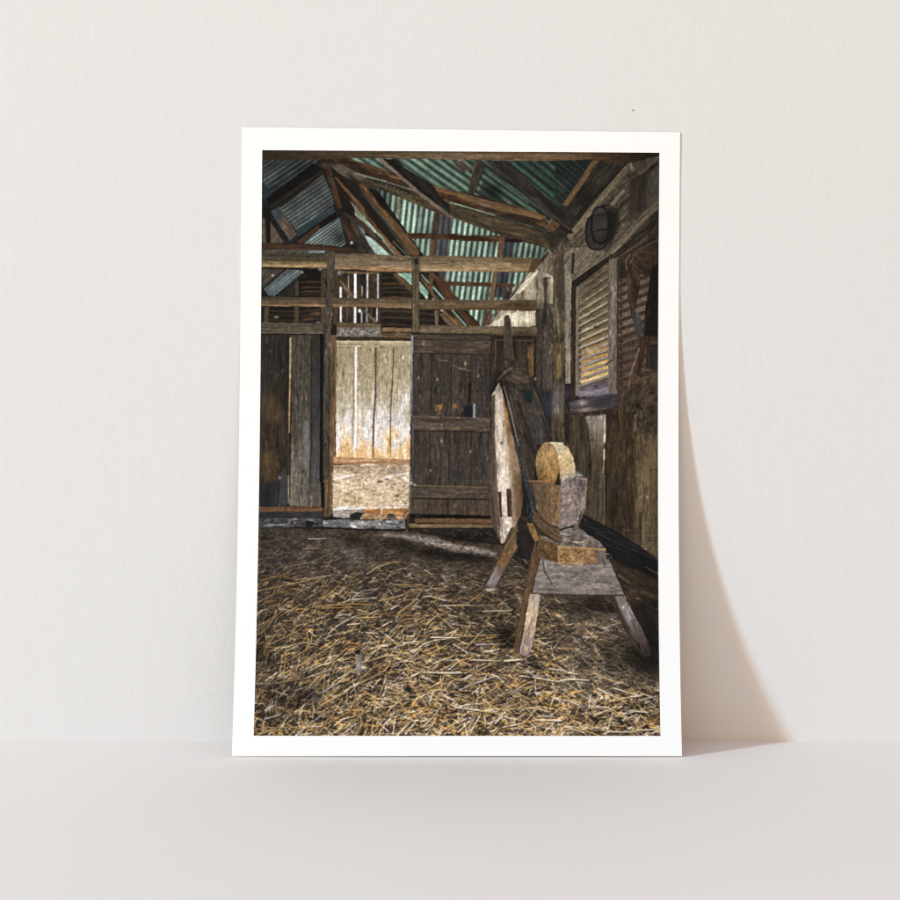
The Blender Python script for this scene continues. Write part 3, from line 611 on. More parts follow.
line(P('B1', 715, 575, 850, 700), 2.6, (148, 94, 42), .9); blot(P('B1', 708, 577)[0], 1.5, 1, (190, 205, 215), .9)
line(P('B1', 760, 575, 880, 700), 2.8, (64, 44, 30), .9); line(P('B1', 795, 575, 'B2', 90, 700), 1.8, (126, 170, 156), .9); line(P('B2', 0, 640, 60, 700), 2.4, (108, 74, 36), .9)
wood(P('B1', 830, 575, 'B2', 60, 575, 210, 705, 110, 705), (72, 48, 30), 50, W=1.2, amp=.5)
# ---- logs, top beam, posts
tone(P('B0', 300, 100)[0], 30, 4, .9)
def log(pts, ya, yb, st, **k): wood(pts, None, 0.6, L=34, W=1.3, amp=.4, stops=st, ax=(400, ya, 400, yb), crack=.35, **k)
log(P('B0', 55, 108, 590, 108, 590, 232, 55, 222), 253, 268, [(0, (56, 51, 43)), (.5, (72, 62, 48)), (.66, (112, 88, 54)), (.85, (176, 134, 76)), (1, (120, 84, 44))])
log(P('B0', 650, 108, 900, 112, 'B1', 465, 130, 465, 265, 200, 258, 0, 240, 'B0', 650, 238), 254, 271.5, [(0, (92, 80, 62)), (.45, (118, 100, 74)), (.7, (130, 104, 70)), (.86, (184, 128, 66)), (1, (140, 92, 46))])
log(P('B1', 528, 128, 900, 132, 'B2', 0, 134, 300, 138, 700, 145, 710, 160, 650, 265, 300, 262, 0, 255, 'B1', 528, 262), 255, 272, [(0, (88, 72, 48)), (.4, (128, 104, 68)), (.7, (152, 120, 76)), (.9, (178, 134, 76)), (1, (120, 84, 46))])
wood(P('B2', 640, 150, 715, 150, 655, 262, 600, 262), (72, 52, 34), 0, alpha=.7)
tone(P('B2', 580, 190)[0], 22, 8, .78)
log(P('B0', 55, 462, 590, 468, 580, 545, 55, 540), 296.5, 306.5, [(0, (64, 56, 46)), (.5, (84, 68, 48)), (.8, (110, 78, 46)), (1, (170, 120, 66))])
log(P('B0', 640, 472, 900, 478, 'B1', 465, 485, 465, 562, 0, 545, 'B0', 640, 545), 298, 308.5, [(0, (74, 64, 52)), (.5, (98, 80, 58)), (.75, (134, 94, 54)), (1, (176, 124, 68))])
log(P('B1', 528, 488, 900, 488, 'B2', 0, 488, 670, 492, 672, 578, 0, 572, 'B1', 528, 568), 299.7, 310, [(0, (84, 72, 54)), (.4, (102, 84, 58)), (.75, (96, 74, 46)), (1, (78, 56, 34))])
blot(P('B2', 480, 525)[0], 12, 2.5, (46, 32, 22), .6); tone(P('B2', 600, 535)[0], 14, 6, .75)
wood(P('B0', 50, 672, 565, 678, 565, 770, 50, 765), (76, 68, 57), 1, L=26, W=1.6, amp=.45, crack=.45); line(P('B0', 50, 760, 560, 760), 1.2, (110, 102, 90), .5); line(P('B0', 50, 772, 560, 775), 1.2, (20, 18, 17), .8)
wood(P('B1', 530, 695, 900, 700, 'B2', 0, 702, 670, 712, 670, 785, 0, 768, 'B1', 900, 768, 530, 765), (100, 86, 64), 1, L=26, W=1.6, amp=.4, crack=.4, stops=[(0, (88, 76, 60)), (.6, (112, 96, 70)), (1, (84, 70, 52))], ax=(400, 325, 400, 334))
tone(P('B2', 560, 745)[0], 14, 6, .7)
# front left post and jamb
wood(P('B0', 592, 85, 658, 100, 648, 260, 636, 560, 'C0', 622, 0, 614, 600, 'D0', 600, 360, 560, 380, 550, 100, 'C0', 560, 500, 566, 0, 'B0', 578, 500), (68, 62, 54), 91, L=30, W=1.5, amp=.5, crack=.5)
wood(P('C0', 622, 0, 668, 0, 665, 500, 655, 900, 'D0', 645, 300, 636, 640, 605, 670, 565, 670, 562, 370, 600, 360, 'C0', 612, 800), (86, 70, 50), 91, L=30, W=1.2, amp=.5, col2=(112, 84, 54))
line(P('C0', 660, 60, 655, 560, 640, 700, 'D0', 650, 60), .9, (150, 104, 62), .6); line(P('C0', 628, 20, 618, 860), .8, (128, 112, 88), .5); line(P('C0', 622, 160, 612, 900), .8, (34, 29, 25), .5)
flecks(P('B0', 595, 560, 640, 560, 620, 720, 590, 720), 8, (180, 172, 160), .8, .8, 21, 2)
line(P('D0', 600, 380, 596, 660), 1, (56, 46, 34), .7); line(P('D0', 625, 200, 622, 640), 1, (128, 98, 62), .5)
# middle post
wood(P('B1', 462, 150, 480, 122, 525, 130, 540, 180, 526, 300, 526, 755, 470, 755, 470, 300), (100, 86, 64), 91, L=26, W=1.4, amp=.5, crack=.5, col2=(82, 72, 56))
wood(P('B1', 480, 155, 520, 150, 515, 200, 490, 195), (32, 28, 24), 40, alpha=.9)
line(P('B1', 472, 250, 470, 560), 1.1, (60, 50, 38), .6)
# top beam of the picture
wood([(250, 149), (663, 149), (663, 155)] + P('A3', 640, 140, 520, 152, 300, 122, 0, 126, 'A2', 700, 132, 300, 124, 'A1', 880, 120, 200, 108, 0, 104, 'A0', 500, 122, 0, 122), None, .5, L=40, W=1.4, amp=.35, crack=.3,
     stops=[(0, (58, 48, 36)), (.25, (72, 57, 40)), (.45, (104, 84, 60)), (.75, (104, 78, 52)), (.88, (78, 54, 34)), (.97, (40, 33, 28))], ax=(262, 155, 655, 155))
line([(255, 151.2), (660, 154)], 1.4, (38, 31, 26), .45)
wood(P('A2', 168, 128, 248, 160, 150, 412, 98, 402), (56, 50, 43), 108, amp=.45, crack=.4); line(P('A2', 240, 165, 160, 400), 1.2, (20, 19, 18), .7); line(P('A2', 160, 140, 110, 390), .8, (84, 78, 68), .5)
# big pale-edged rafter in front
wood(P('A1', 190, 112, 345, 118, 400, 180, 520, 260, 640, 330, 700, 430, 770, 480, 790, 595, 730, 560, 480, 360), (36, 33, 31), 45, W=2.4, amp=.5, col2=(24, 22, 21))
wood(P('A1', 185, 112, 225, 112, 530, 380, 810, 590, 780, 600, 560, 440, 400, 300), (104, 89, 78), 42, W=1.2, amp=.35)
wood(P('A2', 245, 130, 400, 130, 640, 330, 900, 560, 900, 690, 640, 470, 480, 330), (48, 43, 39), 40, L=26, W=2.2, amp=.4, col2=(36, 33, 31)); line(P('A2', 290, 150, 640, 440, 900, 670), .9, (104, 90, 76), .55); line(P('A2', 690, 510, 890, 690), 1.6, (92, 80, 68), .6)
wood(P('A3', 0, 585, 130, 680, 150, 720, 60, 740, 0, 700), (42, 38, 34), 40); line(P('A3', 0, 590, 120, 690), 1.4, (90, 80, 68), .6)
wood(P('A2', 790, 610, 860, 650, 800, 720, 735, 690), (84, 58, 36), 40, amp=.5); line(P('A2', 735, 680, 790, 610), 1.1, (120, 106, 90), .8)
wood(P('A2', 760, 850, 900, 760, 900, 900, 800, 900), (74, 64, 54), 120, amp=.6); wood(P('A2', 720, 720, 860, 700, 900, 760, 790, 850), (46, 40, 35), 60, amp=.5)
flecks(P('A2', 780, 870, 860, 830, 880, 900, 780, 900), 16, (150, 138, 122), .8, .7, 24, 2)
# ---- far room seen through the doorway
wood(P('B0', 670, 675, 900, 680, 'B1', 215, 690, 215, 715, 'B0', 670, 715), (94, 78, 54), 1, W=1.2, amp=.5)
wood(P('B0', 668, 715, 900, 715, 'B1', 215, 715, 215, 800, 'B0', 668, 790), (104, 98, 90), 0, L=4, W=2.4, amp=.7); flecks(P('B0', 680, 730, 900, 730, 'B1', 200, 730, 200, 785, 'B0', 680, 780), 60, (196, 194, 190), .9, .75, 26, 1.4, 0)
wood(P('B0', 668, 790, 900, 790, 'B1', 465, 806, 465, 828, 'B0', 668, 815), (50, 42, 32), 0)
wood(P('C0', 668, 45, 'C1', 460, 48, 460, 105, 'C0', 668, 95), (166, 152, 124), 1, L=26, W=1.4, amp=.3, crack=.4); line(P('C0', 668, 78, 'C1', 460, 96), .9, (104, 92, 70), .6)
FS = [(0, (148, 134, 106)), (.35, (164, 151, 124)), (.55, (184, 174, 156)), (.7, (204, 198, 198)), (.82, (214, 204, 196)), (.93, (220, 184, 136)), (1, (210, 168, 114))]
wood(P('C0', 668, 95, 'C1', 462, 105, 'D1', 450, 200, 'D0', 660, 190), None, 90.5, L=15, W=1.0, amp=.22, stops=FS, ax=(380, 346, 380, 458), crack=.3, mott=.5)
flecks(P('C0', 680, 110, 'C1', 455, 110, 455, 520, 'C0', 670, 520), 260, (104, 88, 62), .5, .5, 27, 3.0, 90); flecks(P('C0', 680, 560, 'C1', 455, 560, 'D1', 450, 180, 'D0', 665, 180), 150, (250, 248, 250), .6, .55, 28, 5, 90)
flecks(P('C0', 680, 700, 'C1', 455, 700, 'D1', 450, 180, 'D0', 665, 180), 120, (176, 118, 60), .6, .5, 29, 5, 90)
line(P('C0', 828, 100, 826, 500, 822, 900), 1.5, (244, 242, 244), .95); line(P('D0', 820, 0, 812, 185), 1.4, (245, 240, 235), .7); line(P('C0', 810, 300, 800, 900), .9, (120, 90, 56), .6); line(P('C0', 842, 480, 838, 880), .9, (176, 122, 62), .6)
line(P('C1', 5, 100, 3, 520), 1.6, (236, 236, 240), .7)
line(P('C1', 170, 110, 168, 500, 152, 700, 148, 900), 1.7, (58, 44, 32), .95); line(P('D1', 150, 0, 146, 180), 1.6, (92, 68, 46), .9); line(P('C1', 182, 660, 165, 900), .8, (245, 240, 235), .7)
line(P('C1', 318, 110, 305, 400, 292, 620, 288, 900), 1.2, (70, 54, 38), .9); line(P('D1', 292, 0, 290, 180), 1.1, (110, 86, 62), .8)
blot(P('C0', 722, 310)[0], 1.1, 7, (104, 84, 56), .8); blot(P('C1', 240, 165)[0], 1, 1.4, (240, 240, 235), .9); blot(P('C1', 395, 185)[0], .9, 1.6, (245, 245, 240), .9)
line(P('C1', 60, 610, 140, 600), .8, (120, 98, 66), .6); blot(P('C0', 720, 615)[0], 3, 1, (130, 104, 66), .7)
wood(P('D0', 645, 178, 'D1', 450, 200, 450, 232, 'D0', 645, 240), (176, 130, 92), 1, L=26, W=1.1, amp=.3); line(P('D0', 645, 208, 'D1', 200, 205), 1.2, (214, 194, 172), .6); line(P('D0', 645, 236, 'D1', 220, 222, 450, 228), .9, (120, 76, 46), .7)
# bright straw in the far room
wood(P('D0', 640, 245, 'D1', 0, 236, 'D1', 450, 225, 440, 620, 'D0', 636, 620), None, 4, L=7, W=1.6, amp=.4, crack=.15, stops=[(0, (156, 126, 94)), (.15, (190, 166, 138)), (.5, (206, 186, 160)), (.8, (196, 170, 134)), (1, (214, 198, 180))], ax=(370, 463, 370, 510), mott=.3)
def straw(n, box, lens, ang, sd, cols, wid, alpha, seed, clip=None):
    r = np.random.default_rng(seed)
    for i in range(n):
        x = r.uniform(box[0], box[2]); y = r.uniform(box[1], box[3])
        if clip is not None and not inside(clip, np.array([[x]]), np.array([[y]]))[0, 0]: continue
        l = r.uniform(*lens) ; t = np.deg2rad(ang + r.normal() * sd); c = np.asarray(cols[r.integers(len(cols))]) * r.uniform(.85, 1.1)
        line([(x - np.cos(t) * l / 2, y - np.sin(t) * l / 2), (x + np.cos(t) * l / 2, y + np.sin(t) * l / 2)], r.uniform(*wid), np.clip(c, 0, 255), alpha * r.uniform(.6, 1))
FR = P('D0', 645, 250, 'D1', 445, 235, 438, 600, 'D0', 640, 600)
straw(900, (332, 464, 410, 509), (2, 7), -10, 22, [(244, 234, 222), (226, 206, 178), (196, 160, 112), (166, 132, 96), (128, 104, 80), (206, 178, 142), (158, 136, 116)], (.4, .85), .75, 31, FR)
tone((350, 467), 22, 3.5, .8); tone((395, 471), 16, 4, .84)
straw(150, (332, 464, 410, 509), (1, 3), 0, 40, [(86, 70, 60), (70, 58, 52)], (.5, 1), .7, 33, FR)
line(P('D0', 645, 360, 800, 325), 2.2, (240, 234, 232), .8); line(P('D0', 870, 250, 'D1', 100, 240, 160, 245), 2, (236, 226, 220), .7); line(P('D1', 210, 360, 430, 310), 2, (240, 232, 224), .7)
blot(P('D1', 200, 380)[0], 2.4, 1.2, (40, 34, 34), .9); blot(P('D1', 262, 360)[0], 1.6, .9, (70, 60, 56), .8); blot(P('D1', 345, 498)[0], 1.8, .9, (40, 34, 34), .9); blot(P('D1', 415, 560)[0], 2, 1.2, (96, 82, 74), .7); blot(P('D1', 400, 350)[0], 2.5, 1.5, (250, 248, 246), .8)
# door sill
wood(P('D0', 636, 600, 880, 590, 'D1', 60, 600, 60, 690, 'D0', 640, 670), (150, 138, 130), 0, L=6, W=2.4, amp=.6); line(P('D0', 650, 610, 740, 595), 2.4, (240, 236, 238), .8); line(P('D0', 720, 605, 880, 598), 1.6, (228, 222, 222), .8)
wood(P('D1', 60, 605, 445, 600, 440, 690, 60, 690), (140, 108, 76), 0, L=7, W=2.2, amp=.6, col2=(176, 134, 88)); wood(P('D1', 90, 615, 210, 610, 205, 645, 90, 640), (146, 92, 54), 2)
wood(P('D1', 225, 605, 410, 605, 400, 650, 225, 650), (158, 112, 62), 2, amp=.5); line(P('D1', 220, 600, 215, 645), 1.4, (228, 220, 214), .8)
wood(P('D0', 770, 660, 830, 630, 900, 640, 'D1', 60, 650, 40, 690, 'D0', 790, 690), (34, 33, 36), 0, amp=.4); wood(P('D1', 255, 670, 280, 645, 318, 648, 325, 672, 300, 684), (40, 40, 46), 0, amp=.3)
wood(P('D0', 555, 698, 700, 690, 900, 700, 'D1', 410, 690, 410, 770, 100, 765, 'D0', 900, 768, 560, 750), (106, 107, 110), 1, L=14, W=1.8, amp=.5, crack=.6, col2=(130, 127, 125)); flecks(P('D0', 580, 700, 'D1', 400, 700, 400, 765, 'D0', 580, 750), 26, (36, 32, 32), 1.2, .75, 35, 2.5, 5)
blot(P('D1', 320, 730)[0], 4, 1, (34, 30, 30), .8); flecks(P('D1', 100, 660, 420, 660, 420, 730, 100, 700), 30, (226, 208, 186), .7, .8, 36, 3, 20)
line(P('D0', 540, 772, 'D1', 400, 782), 2.2, (26, 23, 22), .9); wood(P('D1', 425, 650, 450, 640, 440, 790, 415, 790), (66, 52, 38), 90)
# ---- left door
wood(P('B0', 50, 775, 570, 775, 'D0', 550, 300, 550, 590, 35, 590), (44, 38, 33), 90, L=26, W=2, amp=.55, crack=.35)
wood(P('C0', 50, 0, 275, 0, 272, 900, 'D0', 270, 590, 40, 590), None, 90, L=28, W=1.7, amp=.6, crack=.4, stops=[(0, (40, 37, 34)), (.35, (46, 40, 34)), (.6, (52, 42, 35)), (.8, (42, 36, 33)), (1, (44, 44, 47))], ax=(270, 335, 270, 507))
wood(P('C0', 60, 480, 160, 490, 235, 640, 225, 720, 60, 720), (88, 68, 44), 90, L=24, W=1.3, amp=.5, alpha=.5, soft=4.5); wood(P('D0', 45, 150, 160, 120, 205, 280, 160, 400, 80, 380, 45, 330), (94, 71, 43), 90, L=24, W=1.3, amp=.55, alpha=.6, soft=4.5)
wood(P('D0', 40, 400, 190, 380, 160, 590, 38, 590), (36, 38, 42), 90, amp=.4, alpha=.9, soft=3); wood(P('D0', 190, 330, 240, 270, 270, 350, 270, 585, 165, 585), (62, 61, 62), 90, amp=.3, alpha=.85, soft=1.5)
blot(P('D0', 203, 350)[0], .9, 1.3, (150, 165, 175), .9); line(P('D0', 180, 590, 200, 380), 1.4, (22, 22, 25), .7); blot(P('C0', 225, 295)[0], 1.5, 2.2, (84, 78, 72), .6, 30); blot(P('C0', 95, 40)[0], 1, 4, (104, 98, 88), .6)
wood(P('C0', 295, 0, 462, 0, 460, 900, 'D0', 440, 585, 285, 585, 'C0', 300, 700), None, 90, L=22, W=1.4, amp=.5, crack=.45, stops=[(0, (62, 56, 49)), (.4, (70, 63, 55)), (.62, (84, 77, 68)), (.8, (94, 88, 80)), (1, (104, 96, 84))], ax=(300, 335, 300, 507))
wood(P('D0', 310, 0, 360, 0, 350, 180, 325, 180), (62, 54, 42), 90, alpha=.7, soft=2); wood(P('C0', 395, 700, 450, 700, 'D0', 440, 300, 390, 200), (104, 102, 104), 90, amp=.35, alpha=.75, soft=3)
wood(P('C0', 464, 0, 535, 0, 530, 900, 'D0', 540, 585, 440, 585, 450, 0), None, 90, L=26, W=1.4, amp=.4, stops=[(0, (46, 43, 40)), (.5, (52, 51, 51)), (.7, (66, 64, 66)), (1, (86, 78, 70))], ax=(315, 335, 315, 507))
line(P('C0', 464, 0, 458, 900, 'D0', 438, 580), .9, (24, 22, 22), .8); line(P('C0', 286, 0, 285, 30), 1.4, (60, 50, 40), .8)
line(P('C0', 290, 28, 290, 130, 286, 350), 2.0, (190, 172, 140), .85, 1.6); line(P('C0', 288, 330, 280, 640, 280, 800), 1.5, (206, 168, 118), .9, 1.0); line(P('D0', 274, 330, 275, 560), 1.0, (196, 164, 128), .85); line(P('D0', 272, 0, 274, 330), .9, (96, 80, 62), .7)
line(P('C0', 545, 0, 545, 900, 'D0', 540, 370, 555, 400, 556, 590), 3.2, (11, 12, 14), .95); flecks(P('C0', 300, 20, 450, 20, 450, 880, 300, 880), 50, (112, 104, 94), .6, .55, 41, 6, 90); flecks(P('D0', 290, 20, 440, 20, 430, 560, 290, 560), 60, (142, 132, 116), .6, .6, 42, 5, 90)
flecks(P('D0', 300, 300, 430, 300, 430, 570, 300, 570), 24, (44, 38, 32), .9, .7, 43, 2)
wood(P('D0', 35, 590, 555, 588, 555, 626, 35, 632), (100, 72, 48), 0, L=30, W=1.1, amp=.4); wood(P('D0', 35, 632, 555, 628, 560, 680, 32, 690), (46, 45, 47), 0)
wood(P('D0', 30, 680, 560, 680, 560, 750, 30, 760), (62, 59, 62), 2, L=10, W=1.6, amp=.7, crack=.5); flecks(P('D0', 40, 685, 320, 685, 320, 750, 80, 750), 36, (182, 178, 184), .8, .75, 44, 4, 6); line(P('D0', 80, 742, 250, 730), 1.6, (150, 156, 170), .7); blot(P('D0', 325, 688)[0], 3, 1, (170, 160, 142), .8); blot(P('D0', 460, 695)[0], 3.5, 1.2, (140, 140, 140), .7)
wood(P('D0', 410, 700, 480, 710, 470, 750, 420, 750), (28, 27, 30), 0)
# ---- right hand ledged door
RD = P('C1', 475, 0, 'C2', 290, 0, 'D2', 285, 660, 'D1', 455, 650, 460, 0)
wood(RD, (64, 55, 49), 90, L=24, W=1.6, amp=.5, crack=.35, col2=(56, 50, 47))
wood(P('B1', 475, 765, 900, 765, 'B2', 300, 770, 300, 815, 'B1', 475, 810), (66, 57, 48), 1); line(P('B1', 475, 768, 'B2', 300, 775), 1.2, (24, 21, 19), .8)
wood(P('C1', 475, 40, 900, 42, 'C2', 295, 48, 295, 165, 'C1', 900, 152, 475, 142), (76, 65, 55), 1, L=26, W=2.2, amp=.45, crack=.3, col2=(62, 52, 46)); line(P('C1', 480, 145, 'C2', 290, 165), 1.3, (34, 29, 25), .8); line(P('C1', 480, 36, 'C2', 300, 44), 1, (34, 29, 25), .7)
line(P('C1', 480, 138, 640, 140), 1, (124, 102, 70), .6)
for x0, x1, t0, t1 in ((625, 625, 'C1', 'C1'), (788, 784, 'C1', 'C1')): line(P(t0, x0, 155, t1, x1, 655), 1.0, (30, 26, 24), .85)
for x in (615, 775): line(P('C1', x, 790, x - 2, 900, 'D1', x - 10, 400), 1.0, (34, 30, 28), .8)
line(P('C2', 130, 170, 128, 400), .9, (30, 26, 24), .8); line(P('C2', 125, 395, 119, 555), 2.4, (8, 8, 10), .95, 1.6); wood(P('C2', 68, 605, 105, 560, 145, 575, 147, 678, 68, 678), (26, 27, 36), 90, amp=.2)
line(P('C2', 157, 570, 155, 678), 2.0, (176, 180, 188), .9); line(P('C2', 176, 590, 176, 670), 1.4, (70, 84, 116), .6)
wood(P('C1', 478, 662, 900, 672, 'C2', 285, 685, 285, 790, 'C1', 900, 782, 478, 775), (76, 65, 57), 1, L=22, W=1.6, amp=.5, crack=.5); line(P('C1', 480, 664, 'C2', 290, 684), .9, (132, 110, 84), .55); line(P('C1', 480, 748, 560, 752, 'C2', 150, 760), 1, (126, 108, 90), .5); line(P('C1', 478, 782, 'C2', 285, 796), 1.2, (30, 26, 24), .8)
blot(P('C1', 640, 768)[0], 3, .8, (186, 140, 90), .8); blot(P('C1', 820, 770)[0], 4, .7, (160, 118, 72), .7)
wood(P('C1', 650, 575, 725, 565, 700, 615, 655, 620), (140, 98, 54), 20, L=4, W=1.5, amp=.7, crack=.6, alpha=.85); wood(P('C1', 800, 560, 832, 565, 825, 600, 800, 600), (132, 92, 54), 20, L=4, alpha=.8); blot(P('C2', 5, 580)[0], 1.4, 2, (184, 112, 56), .8); blot(P('C1', 690, 640)[0], 2.5, 1.8, (104, 86, 66), .7)
line(P('C1', 690, 205, 760, 212), 1.4, (128, 104, 70), .8); line(P('C1', 800, 245, 850, 272, 900, 280, 'C2', 30, 270, 120, 292), 2.0, (112, 94, 72), .6); blot(P('C2', 85, 235)[0], 1, 2, (176, 164, 140), .8)
flecks(P('C1', 490, 160, 900, 160, 'C2', 280, 180, 280, 660, 'C1', 490, 640), 60, (158, 146, 128), .7, .6, 46, 2.2, 80); flecks(P('C1', 490, 800, 900, 800, 'D2', 270, 60, 270, 400, 'D1', 480, 380), 50, (148, 138, 124), .6, .6, 47, 2.5, 85); flecks(P('C1', 480, 160, 'C2', 280, 160, 'D2', 270, 640, 'D1', 470, 640), 180, (100, 86, 74), .6, .5, 48, 3, 88)
flecks(P('C1', 480, 160, 'C2', 280, 160, 'D2', 270, 640, 'D1', 470, 640), 160, (34, 29, 27), .8, .5, 49, 3, 88)
for t_, x, y in (('C1', 562, 75), ('C1', 520, 350), ('C1', 672, 362), ('D1', 472, 150), ('D1', 708, 45), ('D1', 618, 290), ('C1', 710, 738), ('C1', 710, 868), ('C2', 190, 335), ('D2', 128, 135)): blot(P(t_, x, y)[0], .75, 1.4, (182, 172, 158), .8)
blot(P('C1', 535, 468)[0], 1, 1.2, (18, 15, 14), .9); blot(P('C1', 730, 420)[0], 6, 5, (54, 54, 48), .6)
wood(P('D1', 470, 412, 900, 425, 'D2', 272, 428, 272, 525, 'D1', 900, 525, 470, 512), (74, 64, 56), 1, L=22, W=1.6, amp=.45, crack=.35); line(P('D1', 480, 412, 'D2', 272, 428), 1, (136, 108, 66), .7); line(P('D1', 470, 518, 'D2', 272, 528), 1.4, (26, 22, 20), .85); line(P('D1', 640, 508, 750, 505), 1, (150, 116, 72), .6)
wood(P('D1', 470, 525, 900, 535, 'D2', 270, 535, 270, 660, 'D1', 465, 640), (70, 59, 48), 90, L=12, W=2.2, amp=.45, crack=.3); line(P('D1', 598, 525, 596, 640), .9, (38, 32, 27), .8); line(P('D1', 758, 525, 760, 645), 2.4, (32, 27, 24), .8)
wood(P('D1', 445, 645, 900, 655, 'D2', 290, 660, 290, 690, 'D1', 445, 678), (16, 15, 15), 0); blot(P('D1', 520, 660)[0], 3, 1, (70, 76, 82), .6)
wood(P('D1', 490, 680, 900, 682, 'D2', 300, 688, 300, 728, 'D1', 900, 722, 490, 718), (98, 71, 48), 1, L=30, W=1.2, amp=.4)
wood(P('D1', 445, 725, 900, 728, 'D2', 310, 735, 310, 760, 'D1', 445, 760), (108, 88, 62), 1, W=1.2, amp=.4); wood(P('D1', 440, 758, 900, 760, 'D2', 330, 760, 380, 890, 0, 850, 'D1', 430, 800), (34, 29, 26), 1, amp=.6)
wood(P('D1', 445, 690, 490, 690, 490, 720, 440, 720), (36, 30, 27), 0)
wood(P('C1', 458, 0, 478, 0, 476, 900, 'D1', 464, 380, 455, 640, 436, 640, 446, 380, 'C1', 460, 900), (118, 116, 116), 90, L=18, W=1, amp=.4, stops=[(0, (120, 120, 124)), (.5, (104, 106, 116)), (.75, (92, 84, 78)), (1, (98, 82, 62))], ax=(411, 335, 411, 515))
line(P('C1', 468, 0, 466, 600), .8, (160, 165, 176), .7); line(P('C1', 477, 150, 'D1', 462, 300), 1.2, (28, 25, 24), .7); blot(P('D1', 462, 395)[0], 2, 1.2, (200, 200, 220), .8); blot(P('D1', 490, 408)[0], 1.4, .8, (190, 190, 205), .8); line(P('D1', 444, 390, 440, 500), 1.2, (150, 146, 150), .7)
# right of the door: frame and orange board
wood(P('C2', 292, 20, 660, 30, 660, 400, 600, 400, 500, 240, 380, 260, 300, 460), (44, 38, 32), 90, amp=.5, crack=.4); line(P('C2', 340, 40, 640, 48), 1.2, (110, 92, 66), .6); line(P('C2', 332, 40, 325, 260), 1.6, (98, 80, 56), .6); line(P('C2', 310, 60, 305, 350), 1.4, (66, 56, 44), .7); line(P('C2', 655, 40, 655, 360), 1.2, (18, 16, 15), .9)
wood(P('C2', 590, 100, 645, 60, 645, 330, 605, 350), (94, 70, 44), 92, W=1.2, amp=.5, col2=(70, 54, 38), soft=.8); wood(P('C2', 500, 60, 590, 60, 580, 240, 520, 220), (56, 46, 36), 92, amp=.5)
line(P('C2', 655, 350, 656, 365), 1.4, (170, 180, 190), .8)
# ---- old chute with its chain, leaning in the corner
wood(P('B2', 400, 640, 412, 612, 440, 612, 455, 650, 478, 900, 'C2', 490, 200, 405, 200), (66, 58, 51), 91, W=2.5, amp=.35, crack=.3); line(P('C2', 488, 40, 492, 190), 1.4, (22, 19, 17), .8); line(P('B2', 405, 650, 408, 880), .8, (98, 90, 82), .5)
wood(P('C2', 370, 290, 405, 205, 500, 200, 590, 270, 620, 370, 700, 560, 800, 860, 800, 900, 480, 900, 380, 420), (46, 41, 37), 72, W=2, amp=.5, crack=.4, col2=(60, 54, 48))
wood(P('C2', 340, 380, 380, 280, 480, 220, 600, 290, 610, 390, 500, 400, 400, 350), (70, 60, 50), 10, L=12, W=2.4, amp=.6, crack=.5, col2=(46, 40, 36)); line(P('C2', 350, 370, 410, 300, 470, 270), 2.2, (112, 100, 90), .6)
flecks(P('C2', 470, 330, 600, 380, 600, 440, 500, 440), 26, (116, 92, 62), .9, .7, 51, 2.5, 20)
wood(P('C2', 545, 450, 630, 450, 640, 555, 590, 555), (22, 34, 38), 80, amp=.25, alpha=.9, soft=1)
wood(P('C2', 570, 570, 660, 560, 760, 900, 640, 900), (62, 57, 54), 72, W=2, amp=.4); wood(P('C2', 660, 430, 690, 560, 800, 850, 770, 870), (40, 37, 36), 72)
line(P('C2', 660, 470, 720, 650, 790, 830), 1.2, (90, 80, 70), .5); blot(P('C2', 685, 635)[0], 4, 2.5, (96, 82, 68), .6)
wood(P('C2', 440, 440, 530, 430, 660, 900, 520, 900), (62, 54, 47), 73, W=1.4, amp=.5, crack=.4)
wood(P('D2', 480, 0, 640, 0, 680, 130, 650, 330, 640, 560, 560, 380), (58, 51, 45), 73, W=1.6, amp=.5, crack=.4)
line(P('C2', 400, 420, 440, 560, 500, 820, 520, 900), 1.0, (176, 164, 152), .7)
def chain(p, q, n, w_, dark, light):
    line([p, q], w_, dark, .9)
    for i in range(n):
        c = lerp(p, q, (i + .5) / n); blot(c, w_ * .28, w_ * .3, light, .9); blot(lerp(p, q, i / n), w_ * .34, w_ * .2, (10, 10, 12), .9)
chain(P('C2', 520, 560)[0], P('C2', 640, 900)[0], 22, 3.2, (28, 26, 26), (92, 86, 80)); chain(P('D2', 570, 0)[0], P('D2', 660, 170)[0], 12, 3.4, (26, 25, 26), (84, 82, 80))
chain(P('C2', 400, 520)[0], P('C2', 490, 900)[0], 22, 2.4, (30, 28, 28), (122, 116, 112)); chain(P('D2', 478, 0)[0], P('D2', 545, 280)[0], 17, 3.0, (30, 32, 36), (116, 122, 130)); chain(P('D2', 545, 280)[0], P('D2', 630, 560)[0], 16, 4.2, (34, 38, 44), (110, 118, 128))
wood(P('D2', 590, 560, 650, 560, 660, 640, 640, 690, 590, 670), (44, 50, 60), 90, L=4, W=2, amp=.7); line(P('D2', 610, 590, 600, 660), 1.6, (12, 13, 15), .9)
